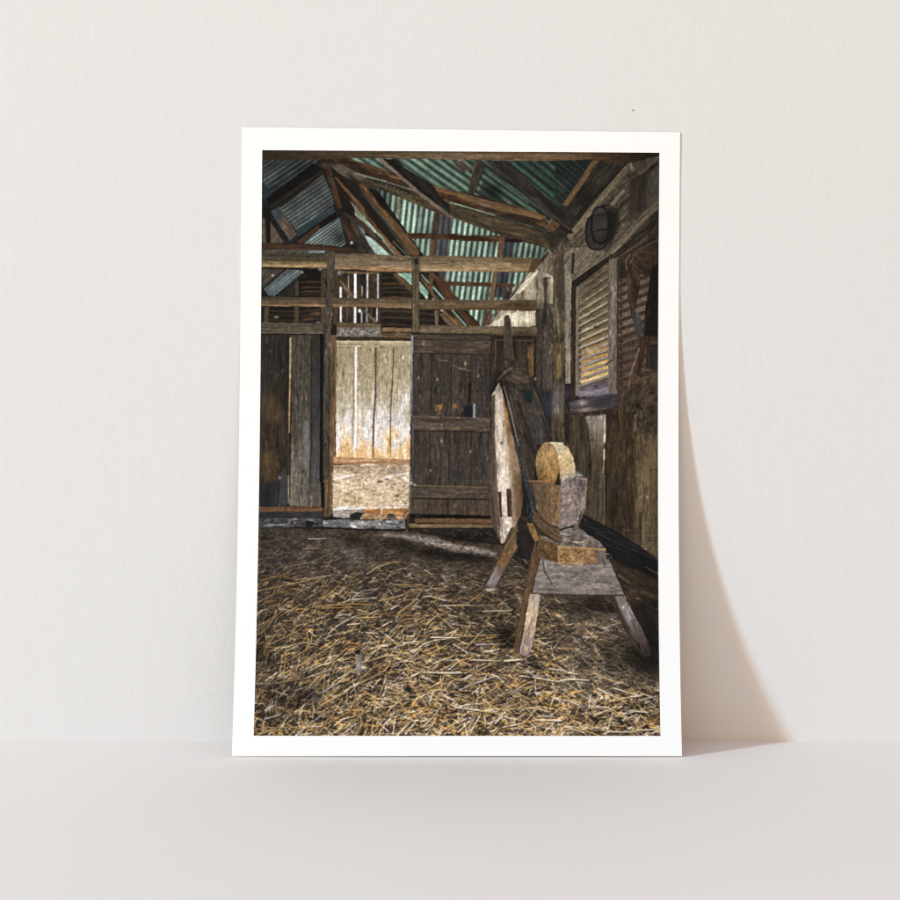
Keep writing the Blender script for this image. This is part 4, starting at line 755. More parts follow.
# pale plank of the chute
CH = P('C2', 362, 385, 295, 500, 290, 900, 'D2', 285, 650, 320, 770, 380, 892, 400, 880, 490, 760, 540, 650, 560, 500, 540, 300, 470, 0, 'C2', 465, 860, 410, 600, 385, 440)
wood(CH, None, 88, L=30, W=1.8, amp=.32, crack=.25, stops=[(0, (72, 60, 50)), (.2, (92, 78, 66)), (.23, (176, 158, 142)), (.38, (198, 184, 168)), (.55, (188, 172, 153)), (.64, (152, 126, 102)), (.76, (112, 87, 63)), (1, (80, 62, 47))], ax=sum(P('D2', 285, 300, 550, 285), ()))
wood(P('C2', 295, 500, 330, 480, 325, 900, 'D2', 335, 480, 340, 800, 320, 770, 285, 650, 'C2', 290, 900), (78, 65, 53), 90, L=30, W=2.5, amp=.35, alpha=.9)
wood(P('C2', 390, 480, 420, 590, 460, 800, 470, 900, 430, 900, 400, 700), (146, 106, 66), 82, W=1.2, amp=.5, alpha=.8); blot(P('C2', 420, 660)[0], 1.6, 4, (196, 136, 72), .7); wood(P('D2', 440, 0, 470, 0, 535, 300, 520, 330, 470, 250), (140, 114, 88), 80, amp=.4, alpha=.8)
line(P('C2', 370, 400, 405, 480, 420, 590), 1.6, (24, 21, 19), .8)
tone(P('C2', 360, 430)[0], 5, 10, .62); tone(P('D2', 400, 330)[0], 9, 30, 1.1); blot(P('D2', 400, 400)[0], 6, 16, (218, 204, 202), .45, 0)
wood(P('D2', 352, 465, 376, 462, 386, 670, 368, 672), (66, 50, 42), 88, W=1, amp=.3); wood(P('D2', 422, 442, 456, 440, 470, 665, 434, 668), (70, 52, 42), 88, W=1, amp=.3); line(P('D2', 425, 442, 436, 665), 1.2, (34, 27, 24), .8); line(P('D2', 372, 470, 383, 668), .8, (36, 28, 24), .7)
blot(P('D2', 380, 65)[0], .8, 1.4, (30, 24, 24), .9); flecks(P('D2', 340, 680, 480, 680, 460, 770, 400, 860, 380, 880, 345, 780), 46, (84, 72, 64), .8, .7, 55, 3.5, 80); flecks(P('D2', 340, 680, 480, 680, 460, 770, 400, 860, 345, 780), 30, (236, 226, 216), .8, .7, 56, 4, 80); flecks(P('D2', 345, 20, 450, 20, 460, 430, 345, 430), 40, (166, 146, 130), .6, .5, 57, 8, 90)
# ---- floor
FL = P('D0', 28, 758, 'D1', 0, 778, 420, 790, 'D2', 0, 850, 300, 890, 'E2', 700, 200, 'E3', 838, 600)
FL = FL + [(668, 742), (247, 742)]
wood(FL, (66, 57, 49), 10, L=7, W=2.4, amp=.6, crack=.3, col2=(54, 46, 40))
# general lightness of the floor's drawing at a place
def light(x, y):
    g = np.interp(y, [528, 545, 560, 575, 600, 640, 690, 740], [1.0, 1.0, 1.0, 1.04, 1.06, 1.05, 1.03, 1.02])
    def gs(cx, cy, rx, ry): return np.exp(-((x - cx) / rx) ** 2 - ((y - cy) / ry) ** 2)
    g += .20 * gs(415, 665, 60, 45) + .16 * gs(480, 715, 90, 30) + .12 * gs(560, 700, 60, 25)
    g -= .24 * gs(262, 640, 28, 50) + .30 * gs(302, 698, 22, 14) + .32 * gs(430, 553, 60, 9) + .45 * gs(500, 560, 30, 14) + .30 * gs(480, 600, 30, 20) + .5 * gs(600, 605, 40, 13) + .5 * gs(645, 650, 26, 34)
    g -= .22 * gs(560, 640, 26, 10) + .34 * gs(503, 632, 12, 12) + .28 * gs(615, 655, 26, 18) + .22 * gs(390, 672, 9, 5) + .28 * gs(411, 692, 5, 8) + .18 * gs(290, 590, 30, 14) + .14 * gs(270, 705, 20, 20)
    return max(g, .22)
COLS = [(138, 112, 76), (164, 134, 92), (186, 160, 118), (122, 96, 62), (142, 106, 60), (136, 124, 112), (112, 100, 90), (176, 160, 136), (104, 82, 54), (90, 76, 60), (150, 128, 98)]
Xc, Yc = np.meshgrid(np.arange(245, 667, .5), np.arange(520, 745, .5)); CL = .66 + .78 * (fbm(Xc / 15, Yc / (4 + (Yc - 520) / 25), 77, 3) - .06)
def bed(n, seed, size, alpha, cols, wid, ymin=529, power=1.0, bias=None):
    r = np.random.default_rng(seed)
    for i in range(n):
        y = ymin + (741 - ymin) * r.random() ** power; x = r.uniform(250, 662)
        pers = np.interp(y, [525, 580, 740], [.35, .65, 1.15])
        # lie of the straw: rising to the right at left, falling to the right at right
        m = np.interp(x, [255, 330, 420, 520, 660], [-34, -28, -14, 6, 18]); m *= np.interp(y, [530, 600, 740], [.35, .75, 1.0])
        sd = np.interp(y, [530, 600, 740], [16, 30, 40])
        t = np.deg2rad(m + r.normal() * sd); l = size * pers * r.uniform(.45, 1.3)
        lt = light(x, y) * CL[int((y - 520) * 2), int((x - 245) * 2)]; c = np.asarray(cols[r.integers(len(cols))], float) * lt * r.uniform(.8, 1.28)
        if y < 575: c = c * .75 + np.array([104, 96, 92]) * lt * .25
        if x > 560 and y < 690: c = c * .7 + np.array([112, 104, 98]) * lt * .3
        c = c * min(1.0, 236 / c.max())
        dx, dy = np.cos(t) * l / 2, np.sin(t) * l / 2; k = r.normal() * .06 * l
        w_ = r.uniform(*wid) * pers
        line([(x - dx, y - dy), (x - dy / max(l, 1) * k, y + dx / max(l, 1) * k), (x + dx, y + dy)], w_, np.clip(c, 0, 255), alpha * r.uniform(.65, 1), w_ * r.uniform(.5, 1), .3)
bed(3600, 61, 9, .85, [(72, 60, 48), (92, 76, 56), (46, 38, 32), (104, 86, 60), (30, 26, 23)], (.7, 1.5))
bed(4200, 62, 8.5, .9, COLS + [(44, 37, 30), (58, 47, 36), (30, 26, 22)], (.5, 1.1))
bed(2400, 63, 10, .9, [(22, 19, 17), (30, 25, 21), (40, 32, 25)], (.5, 1.3), 548)
bed(4200, 64, 10, .9, COLS + [(36, 29, 24), (62, 49, 35), (26, 22, 19)], (.5, 1.15), 534, .9)
bed(2600, 65, 13, .92, [(180, 144, 90), (204, 172, 118), (166, 122, 62), (158, 144, 126), (214, 194, 160), (142, 106, 60)], (.55, 1.25), 548, .85)
bed(2200, 66, 10, .95, [(20, 17, 15), (30, 24, 19), (40, 31, 23)], (.55, 1.2), 556)
bed(1100, 67, 16, .95, [(214, 176, 112), (232, 212, 176), (190, 138, 66), (210, 198, 184), (170, 130, 74)], (.7, 1.4), 570, .75)
bed(500, 68, 9, .95, [(16, 14, 13), (26, 21, 17)], (.6, 1.3), 600)
# dust strip lit from the doorway, dark bands before the door
wood(P('E1', 180, 40, 300, 22, 520, 40, 700, 60, 900, 130, 'E2', 0, 130, 180, 140, 350, 190, 330, 225, 160, 205, 0, 178, 'E1', 880, 190, 720, 130, 520, 95, 400, 62), (148, 136, 130), 12, L=5, W=1.6, amp=.7, crack=.6, alpha=.6, soft=1.2)
flecks(P('E1', 380, 35, 540, 50, 900, 110, 'E2', 200, 150, 340, 190, 160, 195, 'E1', 860, 175, 540, 90), 120, (212, 202, 192), .7, .8, 68, 5, 25); flecks(P('E1', 500, 50, 900, 110, 'E2', 340, 190, 'E1', 860, 175), 50, (176, 134, 84), .6, .8, 69, 5, -40)
tone(P('E1', 700, 200)[0], 32, 6, .5, 10); tone(P('E2', 130, 215)[0], 26, 5, .5, 8); tone(P('E2', 60, 70)[0], 24, 4.5, .5, 4); tone(P('E1', 350, 110)[0], 24, 6, .7)
tone(P('E0', 850, 80)[0], 12, 4, .5, 10); blot(P('E0', 840, 180)[0], 9, 5, (96, 86, 82), .4); blot(P('E1', 40, 240)[0], 8, 5, (132, 122, 124), .3)
line(P('E1', 190, 80, 290, 160, 350, 178), 1.2, (94, 80, 64), .8); line(P('E1', 310, 180, 330, 220, 480, 212), 1, (88, 74, 58), .7)
# long single straws, drawn one by one
S1 = (196, 160, 102); S2 = (228, 212, 184); S3 = (170, 120, 60); S4 = (190, 182, 180); S5 = (142, 118, 86)
ST = [
 ('E0', (65, 245, 180, 222, 300, 180), 1.2, S5), ('E0', (60, 110, 330, 62), .9, S5), ('E0', (480, 72, 620, 70), 1.4, S4), ('E0', (270, 310, 480, 270, 640, 205), 1.3, S5), ('E0', (660, 215, 710, 150), 1.3, S5), ('E0', (85, 415, 250, 375, 370, 310), 1.3, S3), ('E0', (60, 500, 380, 432, 660, 372), 1.5, S1), ('E0', (380, 408, 660, 372), 1.0, S2),
 ('E0', (175, 550, 245, 400), 1.1, S1), ('E0', (245, 395, 330, 335), 1, S5), ('E0', (230, 470, 390, 545, 480, 560), 1.2, S5), ('E0', (400, 515, 470, 430), 1.1, S5), ('E0', (600, 560, 680, 500, 750, 420), 1.4, S1), ('E0', (570, 590, 640, 530), 1.2, S5), ('E0', (55, 785, 180, 735, 265, 655), 1.5, S1), ('E0', (60, 620, 210, 585), 1.1, S5), ('E0', (540, 570, 535, 680, 505, 900), 1.1, S5), ('E0', (540, 625, 900, 600), 1.3, S1), ('E0', (560, 640, 900, 632), 1.5, S3), ('E0', (800, 575, 900, 568), 1.5, S2),
 ('E0', (640, 850, 720, 780, 860, 705), 1.5, S2), ('E0', (250, 895, 420, 810), 1.4, S1), ('E0', (180, 900, 235, 825), 1.3, S1), ('E0', (260, 765, 320, 800, 460, 720), 1.2, S5), ('E0', (560, 895, 640, 760), 1.1, S5), ('E0', (430, 155, 550, 150), 1.8, S5), ('E0', (800, 775, 900, 765), 2.0, S2), ('E0', (580, 390, 610, 490), .9, S5), ('E0', (240, 740, 270, 840), 1.1, S5),
 ('E1', (110, 275, 330, 270), .9, S5), ('E1', (140, 360, 230, 300, 360, 262, 430, 258), 1.4, S1), ('E1', (190, 400, 290, 408), 1.5, S5), ('E1', (350, 445, 590, 450), 1.4, S1), ('E1', (20, 560, 90, 500, 230, 480), 1.2, S4), ('E1', (0, 570, 220, 555), 1.3, S4), ('E1', (240, 580, 430, 535), 1.5, S1), ('E1', (0, 605, 190, 612), 1.6, S3), ('E1', (340, 645, 390, 615), 1.7, S2), ('E1', (395, 680, 540, 570), 2.0, S1), ('E1', (400, 690, 450, 725), 1.8, S3), ('E1', (60, 718, 260, 712), 1.8, S1), ('E1', (100, 690, 330, 688), 1.4, S3),
 ('E1', (600, 545, 650, 540, 780, 580), 1.5, S2), ('E1', (730, 620, 900, 615), 1.3, S2), ('E1', (630, 770, 720, 690), 1.8, S1), ('E1', (715, 700, 860, 805), 1.3, S1), ('E1', (860, 780, 880, 690), 1.2, S5), ('E1', (410, 890, 445, 790), 1.8, S1), ('E1', (440, 730, 610, 715), 1.5, S3), ('E1', (660, 880, 890, 882), 1.8, S2), ('E1', (450, 690, 560, 630), 1.3, S5), ('E1', (330, 880, 400, 810), 1.3, S1), ('E1', (60, 880, 100, 760), 1.2, S1), ('E1', (520, 395, 610, 370, 800, 355), 1.1, S5), ('E1', (700, 540, 840, 580), 1.2, S5),
 ('E2', (110, 595, 240, 500), 1.5, S1), ('E2', (0, 618, 330, 618), 1.2, S1), ('E2', (230, 665, 465, 658), 1.5, S2), ('E2', (500, 460, 570, 490), 1.3, S1), ('E2', (190, 700, 330, 830), 1.2, S5), ('E2', (0, 860, 140, 870, 380, 855), 1.6, S1), ('E2', (160, 900, 230, 820), 1.3, S1), ('E2', (700, 605, 800, 565), 1.1, S5), ('E2', (710, 770, 800, 830), 1.3, S1), ('E2', (470, 240, 570, 300), 1, S4), ('E2', (400, 800, 500, 805), 1.2, S5), ('E2', (90, 720, 170, 690), 1.1, S5),
 ('F0', (110, 190, 150, 120, 230, 10), 1.6, S1), ('F0', (160, 120, 390, 10), 1.6, S1), ('F0', (255, 235, 385, 60), 1.4, S1), ('F0', (340, 125, 500, 90), 1.6, S1), ('F0', (300, 260, 520, 130), 1.5, S5), ('F0', (375, 310, 540, 210, 700, 110), 1.6, S1), ('F0', (570, 380, 690, 240, 820, 130), 1.9, S3), ('F0', (195, 440, 470, 390, 600, 300), 1.9, S5), ('F0', (480, 385, 650, 325, 700, 250), 1.6, S4), ('F0', (45, 318, 130, 278), 1.6, S5), ('F0', (45, 335, 190, 290), 1.3, S5), ('F0', (550, 655, 600, 520, 615, 370), 1.7, S1), ('F0', (680, 360, 710, 270), 1.4, S1),
 ('F0', (665, 545, 690, 450), 1.4, S1), ('F0', (590, 510, 700, 450), 1.6, S4), ('F0', (510, 465, 580, 515), 1.4, S4), ('F0', (770, 505, 900, 430), 2.0, S2), ('F0', (590, 610, 740, 530), 2.2, S1), ('F0', (790, 600, 797, 500), 1.6, S1), ('F0', (765, 465, 870, 405), 1.6, S5), ('F0', (545, 810, 700, 730, 840, 650), 2.0, S3), ('F0', (690, 780, 760, 730, 850, 705), 1.7, S2), ('F0', (540, 680, 700, 660), 1.5, S5), ('F0', (110, 800, 250, 795, 390, 798), 1.5, S1), ('F0', (395, 755, 415, 820), 1.8, S2), ('F0', (370, 870, 500, 760, 600, 690), 1.6, S4), ('F0', (30, 870, 230, 800), 1.7, S1),
 ('F0', (35, 580, 170, 575), 1.5, S5), ('F0', (240, 700, 310, 620), 1.5, S5), ('F0', (120, 730, 250, 690), 2.0, S4), ('F0', (150, 360, 290, 410), 1.2, S3), ('F0', (275, 380, 285, 270), 1.4, S1), ('F0', (735, 255, 810, 235), 1.7, S1), ('F0', (860, 870, 890, 780), 1.5, S1), ('F0', (720, 400, 780, 365), 1.6, S2), ('F0', (130, 370, 200, 500), 1.2, S5), ('F0', (70, 560, 120, 400), 1.1, S5), ('F0', (790, 105, 900, 115), 1.8, S3), ('F0', (500, 100, 515, 0), 1.4, S1),
 ('F1', (100, 265, 230, 230, 320, 205), 1.7, S1), ('F1', (130, 20, 230, 30), 1.8, S2), ('F1', (140, 30, 260, 130, 330, 215), 1.5, S1), ('F1', (500, 380, 590, 340), 2.6, S2), ('F1', (610, 345, 760, 350, 900, 350), 2.4, S2), ('F1', (525, 180, 600, 115, 700, 82, 900, 60), 1.9, S2), ('F1', (660, 60, 850, 62), 1.7, S2), ('F1', (650, 195, 790, 125), 1.8, S1), ('F1', (735, 540, 770, 370), 1.9, S1), ('F1', (570, 440, 620, 490, 740, 570, 870, 635), 2.0, S1), ('F1', (870, 632, 900, 640), 3, S2), ('F1', (600, 790, 690, 700, 745, 620), 1.9, S2), ('F1', (380, 870, 480, 765), 2.4, S2), ('F1', (390, 570, 450, 650, 520, 750), 2.2, S1),
 ('F1', (185, 590, 230, 690, 280, 850), 2.0, S3), ('F1', (50, 870, 100, 760, 60, 640), 1.7, S1), ('F1', (100, 700, 170, 590), 1.4, S5), ('F1', (0, 470, 70, 440), 2.2, S4), ('F1', (0, 520, 110, 380, 160, 330), 1.6, S1), ('F1', (60, 450, 230, 360), 1.4, S1), ('F1', (330, 200, 440, 70), 1.5, S1), ('F1', (480, 240, 550, 190), 1.7, S4), ('F1', (580, 290, 690, 330), 1.7, S1), ('F1', (740, 325, 880, 265), 1.8, S1), ('F1', (810, 325, 870, 275), 1.7, S2), ('F1', (680, 275, 800, 230), 1.6, S2), ('F1', (360, 450, 440, 455), 2.0, S4), ('F1', (770, 360, 900, 420), 2.0, S1),
 ('F1', (720, 870, 760, 825), 2, S2), ('F1', (640, 650, 690, 580), 1.6, S3), ('F1', (550, 800, 600, 870), 1.5, S5), ('F1', (90, 790, 190, 720), 1.6, S1), ('F1', (0, 790, 130, 640), 1.5, S1), ('F1', (750, 830, 870, 760), 1.7, S1), ('F1', (260, 130, 310, 132), 2.4, S2), ('F1', (0, 105, 60, 115, 100, 150), 1.8, S3), ('F1', (90, 180, 150, 120), 1.6, S1), ('F1', (470, 60, 490, 180), 1.5, S1), ('F1', (430, 250, 500, 330, 610, 350), 1.6, S1), ('F1', (0, 650, 110, 530), 1.4, S5), ('F1', (440, 430, 440, 380), 2, S5),
 ('F2', (120, 243, 310, 250), 2.3, S2), ('F2', (310, 250, 380, 255), 1.8, S1), ('F2', (405, 252, 550, 240), 2.8, S2), ('F2', (190, 335, 330, 255), 1.7, S1), ('F2', (0, 280, 60, 245, 150, 225), 1.8, S1), ('F2', (160, 438, 325, 380), 2.2, S4), ('F2', (40, 490, 160, 438), 1.7, S4), ('F2', (0, 630, 200, 658, 350, 668), 2.2, S2), ('F2', (210, 665, 440, 690), 1.6, S1), ('F2', (150, 585, 250, 520, 370, 458), 1.7, S1), ('F2', (360, 655, 500, 545, 560, 540), 1.8, S1), ('F2', (400, 640, 520, 600), 1.7, S1), ('F2', (640, 385, 800, 415, 900, 425), 2.2, S2), ('F2', (540, 375, 610, 385), 2, S2),
 ('F2', (610, 345, 650, 375, 745, 375), 1.7, S4), ('F2', (640, 435, 740, 455), 1.8, S1), ('F2', (130, 835, 210, 690), 2.1, S2), ('F2', (25, 835, 120, 750), 2.1, S2), ('F2', (390, 795, 500, 775, 570, 760), 1.9, S2), ('F2', (520, 785, 700, 865), 2.2, S1), ('F2', (560, 765, 670, 650), 1.9, S1), ('F2', (690, 735, 870, 742), 2.6, S2), ('F2', (690, 705, 830, 715), 1.6, S4), ('F2', (190, 740, 320, 790), 2.4, S1), ('F2', (440, 860, 440, 690), 1.5, S5), ('F2', (310, 870, 370, 800), 1.6, S1), ('F2', (0, 555, 110, 590, 230, 620), 1.5, S1), ('F2', (500, 520, 630, 570), 1.6, S1),
 ('F2', (420, 490, 520, 522), 1.6, S4), ('F2', (270, 530, 330, 500, 450, 495), 1.4, S5), ('F2', (80, 355, 150, 325), 1.6, S1), ('F2', (520, 590, 620, 680), 1.5, S1), ('F2', (740, 290, 900, 380), 1.3, S1), ('F2', (770, 318, 860, 325), 2, S2), ('F2', (0, 405, 60, 410), 2.4, S1), ('F2', (0, 350, 50, 352), 2.4, S4), ('F2', (215, 450, 300, 455), 1.8, S3), ('F2', (460, 320, 640, 310), 1.3, S5), ('F2', (600, 135, 760, 120), 1.2, S5), ('F2', (130, 105, 220, 10), 1.3, S1), ('F2', (170, 120, 300, 118), 1.8, S4), ('F2', (870, 640, 790, 610), 1.6, S3), ('F2', (820, 870, 850, 780, 900, 760), 1.8, S1),
 ('F3', (45, 412, 150, 402, 280, 412), 2.4, S2), ('F3', (45, 330, 110, 350, 185, 360), 2.0, S2), ('F3', (0, 290, 100, 350), 1.5, S1), ('F3', (350, 480, 430, 520, 515, 560), 2.1, S2), ('F3', (320, 355, 460, 415, 600, 455), 1.7, S1), ('F3', (480, 475, 690, 540), 1.9, S2), ('F3', (605, 310, 625, 430), 1.5, S1), ('F3', (670, 450, 810, 525), 1.4, S5), ('F3', (695, 575, 840, 540), 1.8, S4), ('F3', (320, 700, 500, 625), 1.9, S2), ('F3', (430, 820, 475, 675), 2.1, S2), ('F3', (285, 625, 440, 635), 2.1, S2), ('F3', (60, 570, 160, 600, 240, 635), 1.9, S4), ('F3', (95, 770, 120, 550), 1.6, S1),
 ('F3', (0, 740, 55, 742), 2.8, S2), ('F3', (80, 790, 240, 840), 2.2, S2), ('F3', (150, 790, 380, 870), 2.4, S1), ('F3', (400, 850, 440, 832, 640, 835), 2.1, S2), ('F3', (360, 795, 450, 750), 1.7, S1), ('F3', (80, 685, 250, 745), 1.9, S3), ('F3', (560, 690, 660, 665, 760, 675), 1.9, S2), ('F3', (670, 820, 810, 815), 2.0, S2), ('F3', (800, 670, 860, 640), 1.6, S3), ('F3', (590, 298, 800, 290), 1.3, S5), ('F3', (690, 215, 830, 285), 1.4, S5), ('F3', (130, 300, 190, 260), 1.6, S1), ('F3', (290, 130, 380, 80, 480, 105), 1.4, S5), ('F3', (660, 345, 760, 370), 1.2, S5),
 ('F3', (200, 45, 320, 190), 1.8, (60, 48, 40)), ('F3', (225, 215, 410, 215), 1.3, S5), ('F3', (260, 770, 265, 560), 1.4, S5), ('F3', (270, 580, 330, 710), 1.5, S1), ('F3', (620, 545, 700, 540), 2, S2), ('F3', (560, 740, 590, 705), 2.2, S4), ('F3', (480, 440, 560, 430), 1.6, S4), ('F3', (0, 850, 60, 780), 1.8, S1), ('F3', (740, 750, 840, 735), 1.6, S3), ('F3', (20, 50, 80, 130), 1.3, S3), ('F3', (100, 150, 120, 220), 1.4, S5), ('F3', (0, 512, 120, 512), 1.5, S5), ('F3', (560, 595, 640, 620), 1.4, S5), ('F3', (460, 780, 600, 790), 1.4, S1),
]
for t_, q, w_, c in ST:
    y = TILES[t_][1] + q[1] * TS; f = min(1.0, light(TILES[t_][0] + q[0] * TS, y) * .95 + .05)
    p = P(t_, *q); line([(a + .3, b + w_ * .5) for a, b in p], w_ * .7, (26, 20, 16), .5); line(p, w_ * .8, np.asarray(c) * f, .9, w_ * .55, .3)
blot(P('F1', 80, 270)[0], 2.2, 9, (150, 148, 158), .8, 8); blot(P('F1', 105, 310)[0], 2.5, 2, (226, 206, 166), .8); blot(P('F1', 70, 180)[0], 2.5, 2, (14, 13, 14), .8); blot(P('F1', 650, 252)[0], 3, 1.6, (222, 196, 150), .8); blot(P('F1', 490, 500)[0], 2.6, 5, (18, 16, 16), .8, -25); blot(P('F0', 535, 575)[0], 5, 6, (86, 78, 76), .55, 30)
blot(P('F1', 115, 305)[0], 2, 1.5, (230, 214, 180), .7); blot(P('F0', 880, 300)[0], 1.6, 6, (170, 168, 176), .5)
tone(P('F0', 430, 560)[0], 16, 9, .6); tone(P('F0', 60, 200)[0], 12, 16, .75); tone(P('F3', 780, 120)[0], 16, 22, .5); tone(P('F3', 640, 230)[0], 16, 12, .7); tone(P('E3', 350, 620)[0], 30, 9, .6); tone(P('F2', 430, 90)[0], 9, 9, .5, 45); tone(P('E2', 420, 830)[0], 8, 10, .55, 40); tone(P('F2', 690, 320)[0], 8, 3, .5)
tone((300, 560), 60, 18, 1.0, 0, (.97, .98, 1.03))
# ---- skirting and timber along the right wall's foot
wood(P('D3', 215, 640, 300, 680, 520, 800, 680, 900, 'E3', 838, 240, 838, 640, 600, 420, 420, 160, 300, 40, 'D3', 215, 760), (28, 26, 27), 30, W=2, amp=.5)
wood(P('E3', 240, 0, 330, 0, 838, 270, 838, 400, 420, 180), (24, 24, 27), 28, W=2.2, amp=.4)
line(P('D3', 220, 720, 400, 800, 'E3', 330, 20, 600, 150, 838, 245), 1.0, (64, 60, 60), .55); line(P('E3', 360, 100, 640, 200), 1, (54, 52, 56), .5)
wood(P('E3', 430, 230, 838, 400, 838, 600, 560, 520), (50, 41, 33), 25, W=2.5, amp=.45, soft=1.2)
wood(P('E3', 600, 490, 690, 470, 660, 590, 620, 600), (70, 52, 40), 100); wood(P('E3', 700, 480, 838, 540, 838, 580, 690, 510), (74, 58, 42), 25)
line(P('E3', 520, 370, 610, 430), 2.2, (96, 74, 56), .8); line(P('E3', 740, 300, 830, 355), .9, (126, 110, 84), .8)
wood(P('E3', 600, 600, 838, 560, 838, 900, 'F3', 850, 420, 650, 300, 'E3', 700, 900), (30, 26, 24), 60, amp=.5, alpha=.8, soft=4)
tone((270, 695), 6, 5, .55)
# ---- grindstone on its trestle
# back left leg
wood(P('E2', 458, -20, 530, -40, 515, 150, 325, 480, 265, 462, 232, 448, 365, 190), (98, 76, 52), 118, L=26, W=1.6, amp=.42, crack=.4, stops=[(0, (96, 78, 56)), (.5, (108, 80, 52)), (.7, (96, 78, 62)), (.8, (124, 112, 106)), (1, (96, 88, 88))], ax=sum(P('E2', 500, 0, 290, 470), ()))
wood(P('E2', 458, -20, 480, -20, 385, 190, 250, 455, 232, 448, 365, 190), (66, 52, 38), 118, alpha=.9); line(P('E2', 505, 160, 330, 470), 1, (32, 26, 22), .7); line(P('E2', 420, 190, 380, 290), 1.2, (146, 104, 62), .6); line(P('E2', 340, 320, 280, 440), 2.2, (150, 146, 152), .7)
blot(P('E2', 290, 488)[0], 6, 1.4, (206, 196, 176), .75)
# far beam and shadowed frame
wood(P('D2', 540, 660, 620, 700, 700, 640, 860, 840, 880, 900, 'E2', 850, 120, 690, 60, 600, 40, 560, 0), (58, 48, 38), 35, W=2, amp=.5, crack=.4)
wood(P('D2', 650, 650, 690, 660, 870, 850, 850, 880), (84, 68, 48), 42, W=1.4); line(P('D2', 600, 700, 850, 870), 2.4, (26, 23, 21), .7); wood(P('D2', 590, 720, 640, 720, 690, 860, 660, 900), (128, 98, 56), 70, amp=.4)
wood(P('D2', 520, 690, 590, 700, 600, 900, 500, 900), (40, 34, 29), 60, amp=.6); wood(P('E2', 500, 20, 600, 0, 640, 120, 600, 330, 470, 230, 520, 150), (34, 30, 28), 60, amp=.7); flecks(P('E2', 480, 200, 600, 250, 590, 330, 480, 240), 12, (132, 120, 108), .8, .7, 70, 6, 40)
# stone: side face, rim
ST_ = oval('D2', 757, 245, 98, 188, 2.0)
wood(ST_, None, 70, L=26, W=2.4, amp=.3, crack=.2, stops=[(0, (132, 106, 70)), (.35, (164, 132, 84)), (.6, (152, 114, 66)), (1, (126, 90, 52))], ax=sum(P('D2', 670, 100, 850, 400), ()))
wood(P('D2', 757, 57, 800, 58, 900, 62, 'D3', 60, 70, 110, 105, 150, 190, 165, 260, 165, 345, 40, 360, 'D2', 858, 400, 852, 260, 830, 150, 800, 85), None, 0, L=9, W=3, amp=.28, crack=.15, stops=[(0, (178, 166, 140)), (.35, (192, 170, 130)), (.7, (188, 160, 116)), (1, (160, 144, 120))], ax=sum(P('D3', 30, 60, 100, 350), ()))
flecks(P('D2', 800, 70, 900, 75, 'D3', 110, 130, 150, 330, 20, 340, 'D2', 850, 250), 60, (136, 108, 70), .7, .5, 71, 1.4); line(P('D2', 760, 60, 805, 90, 835, 160, 856, 280, 858, 410), .9, (104, 74, 42), .6)
for k in range(7): line(P('D2', 735 + 12 * k, 110 + 4 * k, 690 + 18 * k, 330), 1.0, (140, 100, 52) if k % 2 else (206, 160, 92), .35)
tone(P('D2', 690, 300)[0], 6, 9, .72); blot(P('D3', 185, 325)[0], 4, 2.6, (150, 150, 156), .8, 30); line(P('D3', 165, 250, 168, 300), 1.1, (140, 150, 170), .7)
flecks(P('D2', 680, 330, 760, 330, 780, 360, 670, 370), 24, (56, 42, 30), .9, .7, 72, 3, 150); flecks(P('D3', 40, 330, 240, 320, 200, 350, 50, 350), 22, (186, 180, 176), .8, .7, 73, 2, 10)
# trough around the stone
wood(P('D2', 600, 375, 760, 380, 855, 415, 878, 420, 874, 600, 858, 720, 840, 750, 780, 740, 690, 670, 660, 600, 640, 420), None, 85, L=16, W=2, amp=.35, crack=.3, stops=[(0, (84, 68, 53)), (.4, (98, 78, 58)), (.75, (112, 88, 63)), (1, (122, 97, 72))], ax=sum(P('D2', 620, 560, 870, 540), ()))
wood(P('D2', 700, 420, 740, 420, 730, 600, 705, 560), (70, 58, 48), 88, alpha=.5, soft=2); line(P('D2', 600, 378, 690, 376, 770, 384), 1.5, (168, 120, 72), .7); line(P('D2', 600, 390, 700, 392), .9, (40, 34, 29), .6); blot(P('D2', 800, 560)[0], .8, .8, (230, 160, 70), .9); wood(P('D2', 630, 590, 665, 640, 720, 700, 790, 745, 850, 765, 885, 890, 850, 885, 720, 790, 640, 700), (106, 84, 60), 42, L=14, W=1.6, amp=.4, crack=.3); line(P('D2', 640, 610, 690, 676, 780, 738, 850, 762), 1.1, (40, 33, 28), .7); line(P('D2', 640, 690, 720, 785, 850, 884), 1.6, (30, 26, 23), .7)
flecks(P('D2', 640, 400, 850, 430, 840, 730, 690, 650), 80, (48, 38, 30), .8, .5, 74, 3, 85)
wood(P('D3', 50, 350, 120, 348, 265, 352, 262, 420, 245, 600, 190, 760, 140, 740, 30, 772, 25, 740, 50, 600, 45, 450), (118, 104, 99), 95, L=4, W=2.0, amp=.55, crack=.35, col2=(138, 122, 119))
flecks(P('D3', 55, 360, 255, 360, 240, 600, 180, 730, 40, 750), 170, (96, 78, 72), .7, .6, 75, 1.6); flecks(P('D3', 55, 360, 255, 360, 240, 600, 180, 730, 40, 750), 90, (196, 184, 184), .6, .6, 76, 1.6); flecks(P('D3', 55, 430, 160, 430, 120, 720, 40, 740), 26, (160, 92, 62), .7, .6, 77, 2)
tone(P('D3', 220, 440)[0], 5, 12, .78); line(P('D3', 262, 352, 262, 430, 245, 600, 190, 750), .8, (150, 110, 92), .6); line(P('D3', 50, 360, 50, 600, 28, 760), .7, (92, 76, 64), .4); line(P('D3', 215, 640, 180, 790), 2, (44, 38, 40), .6)
line(P('D3', 40, 775, 140, 768), 2.0, (40, 38, 44), .8)
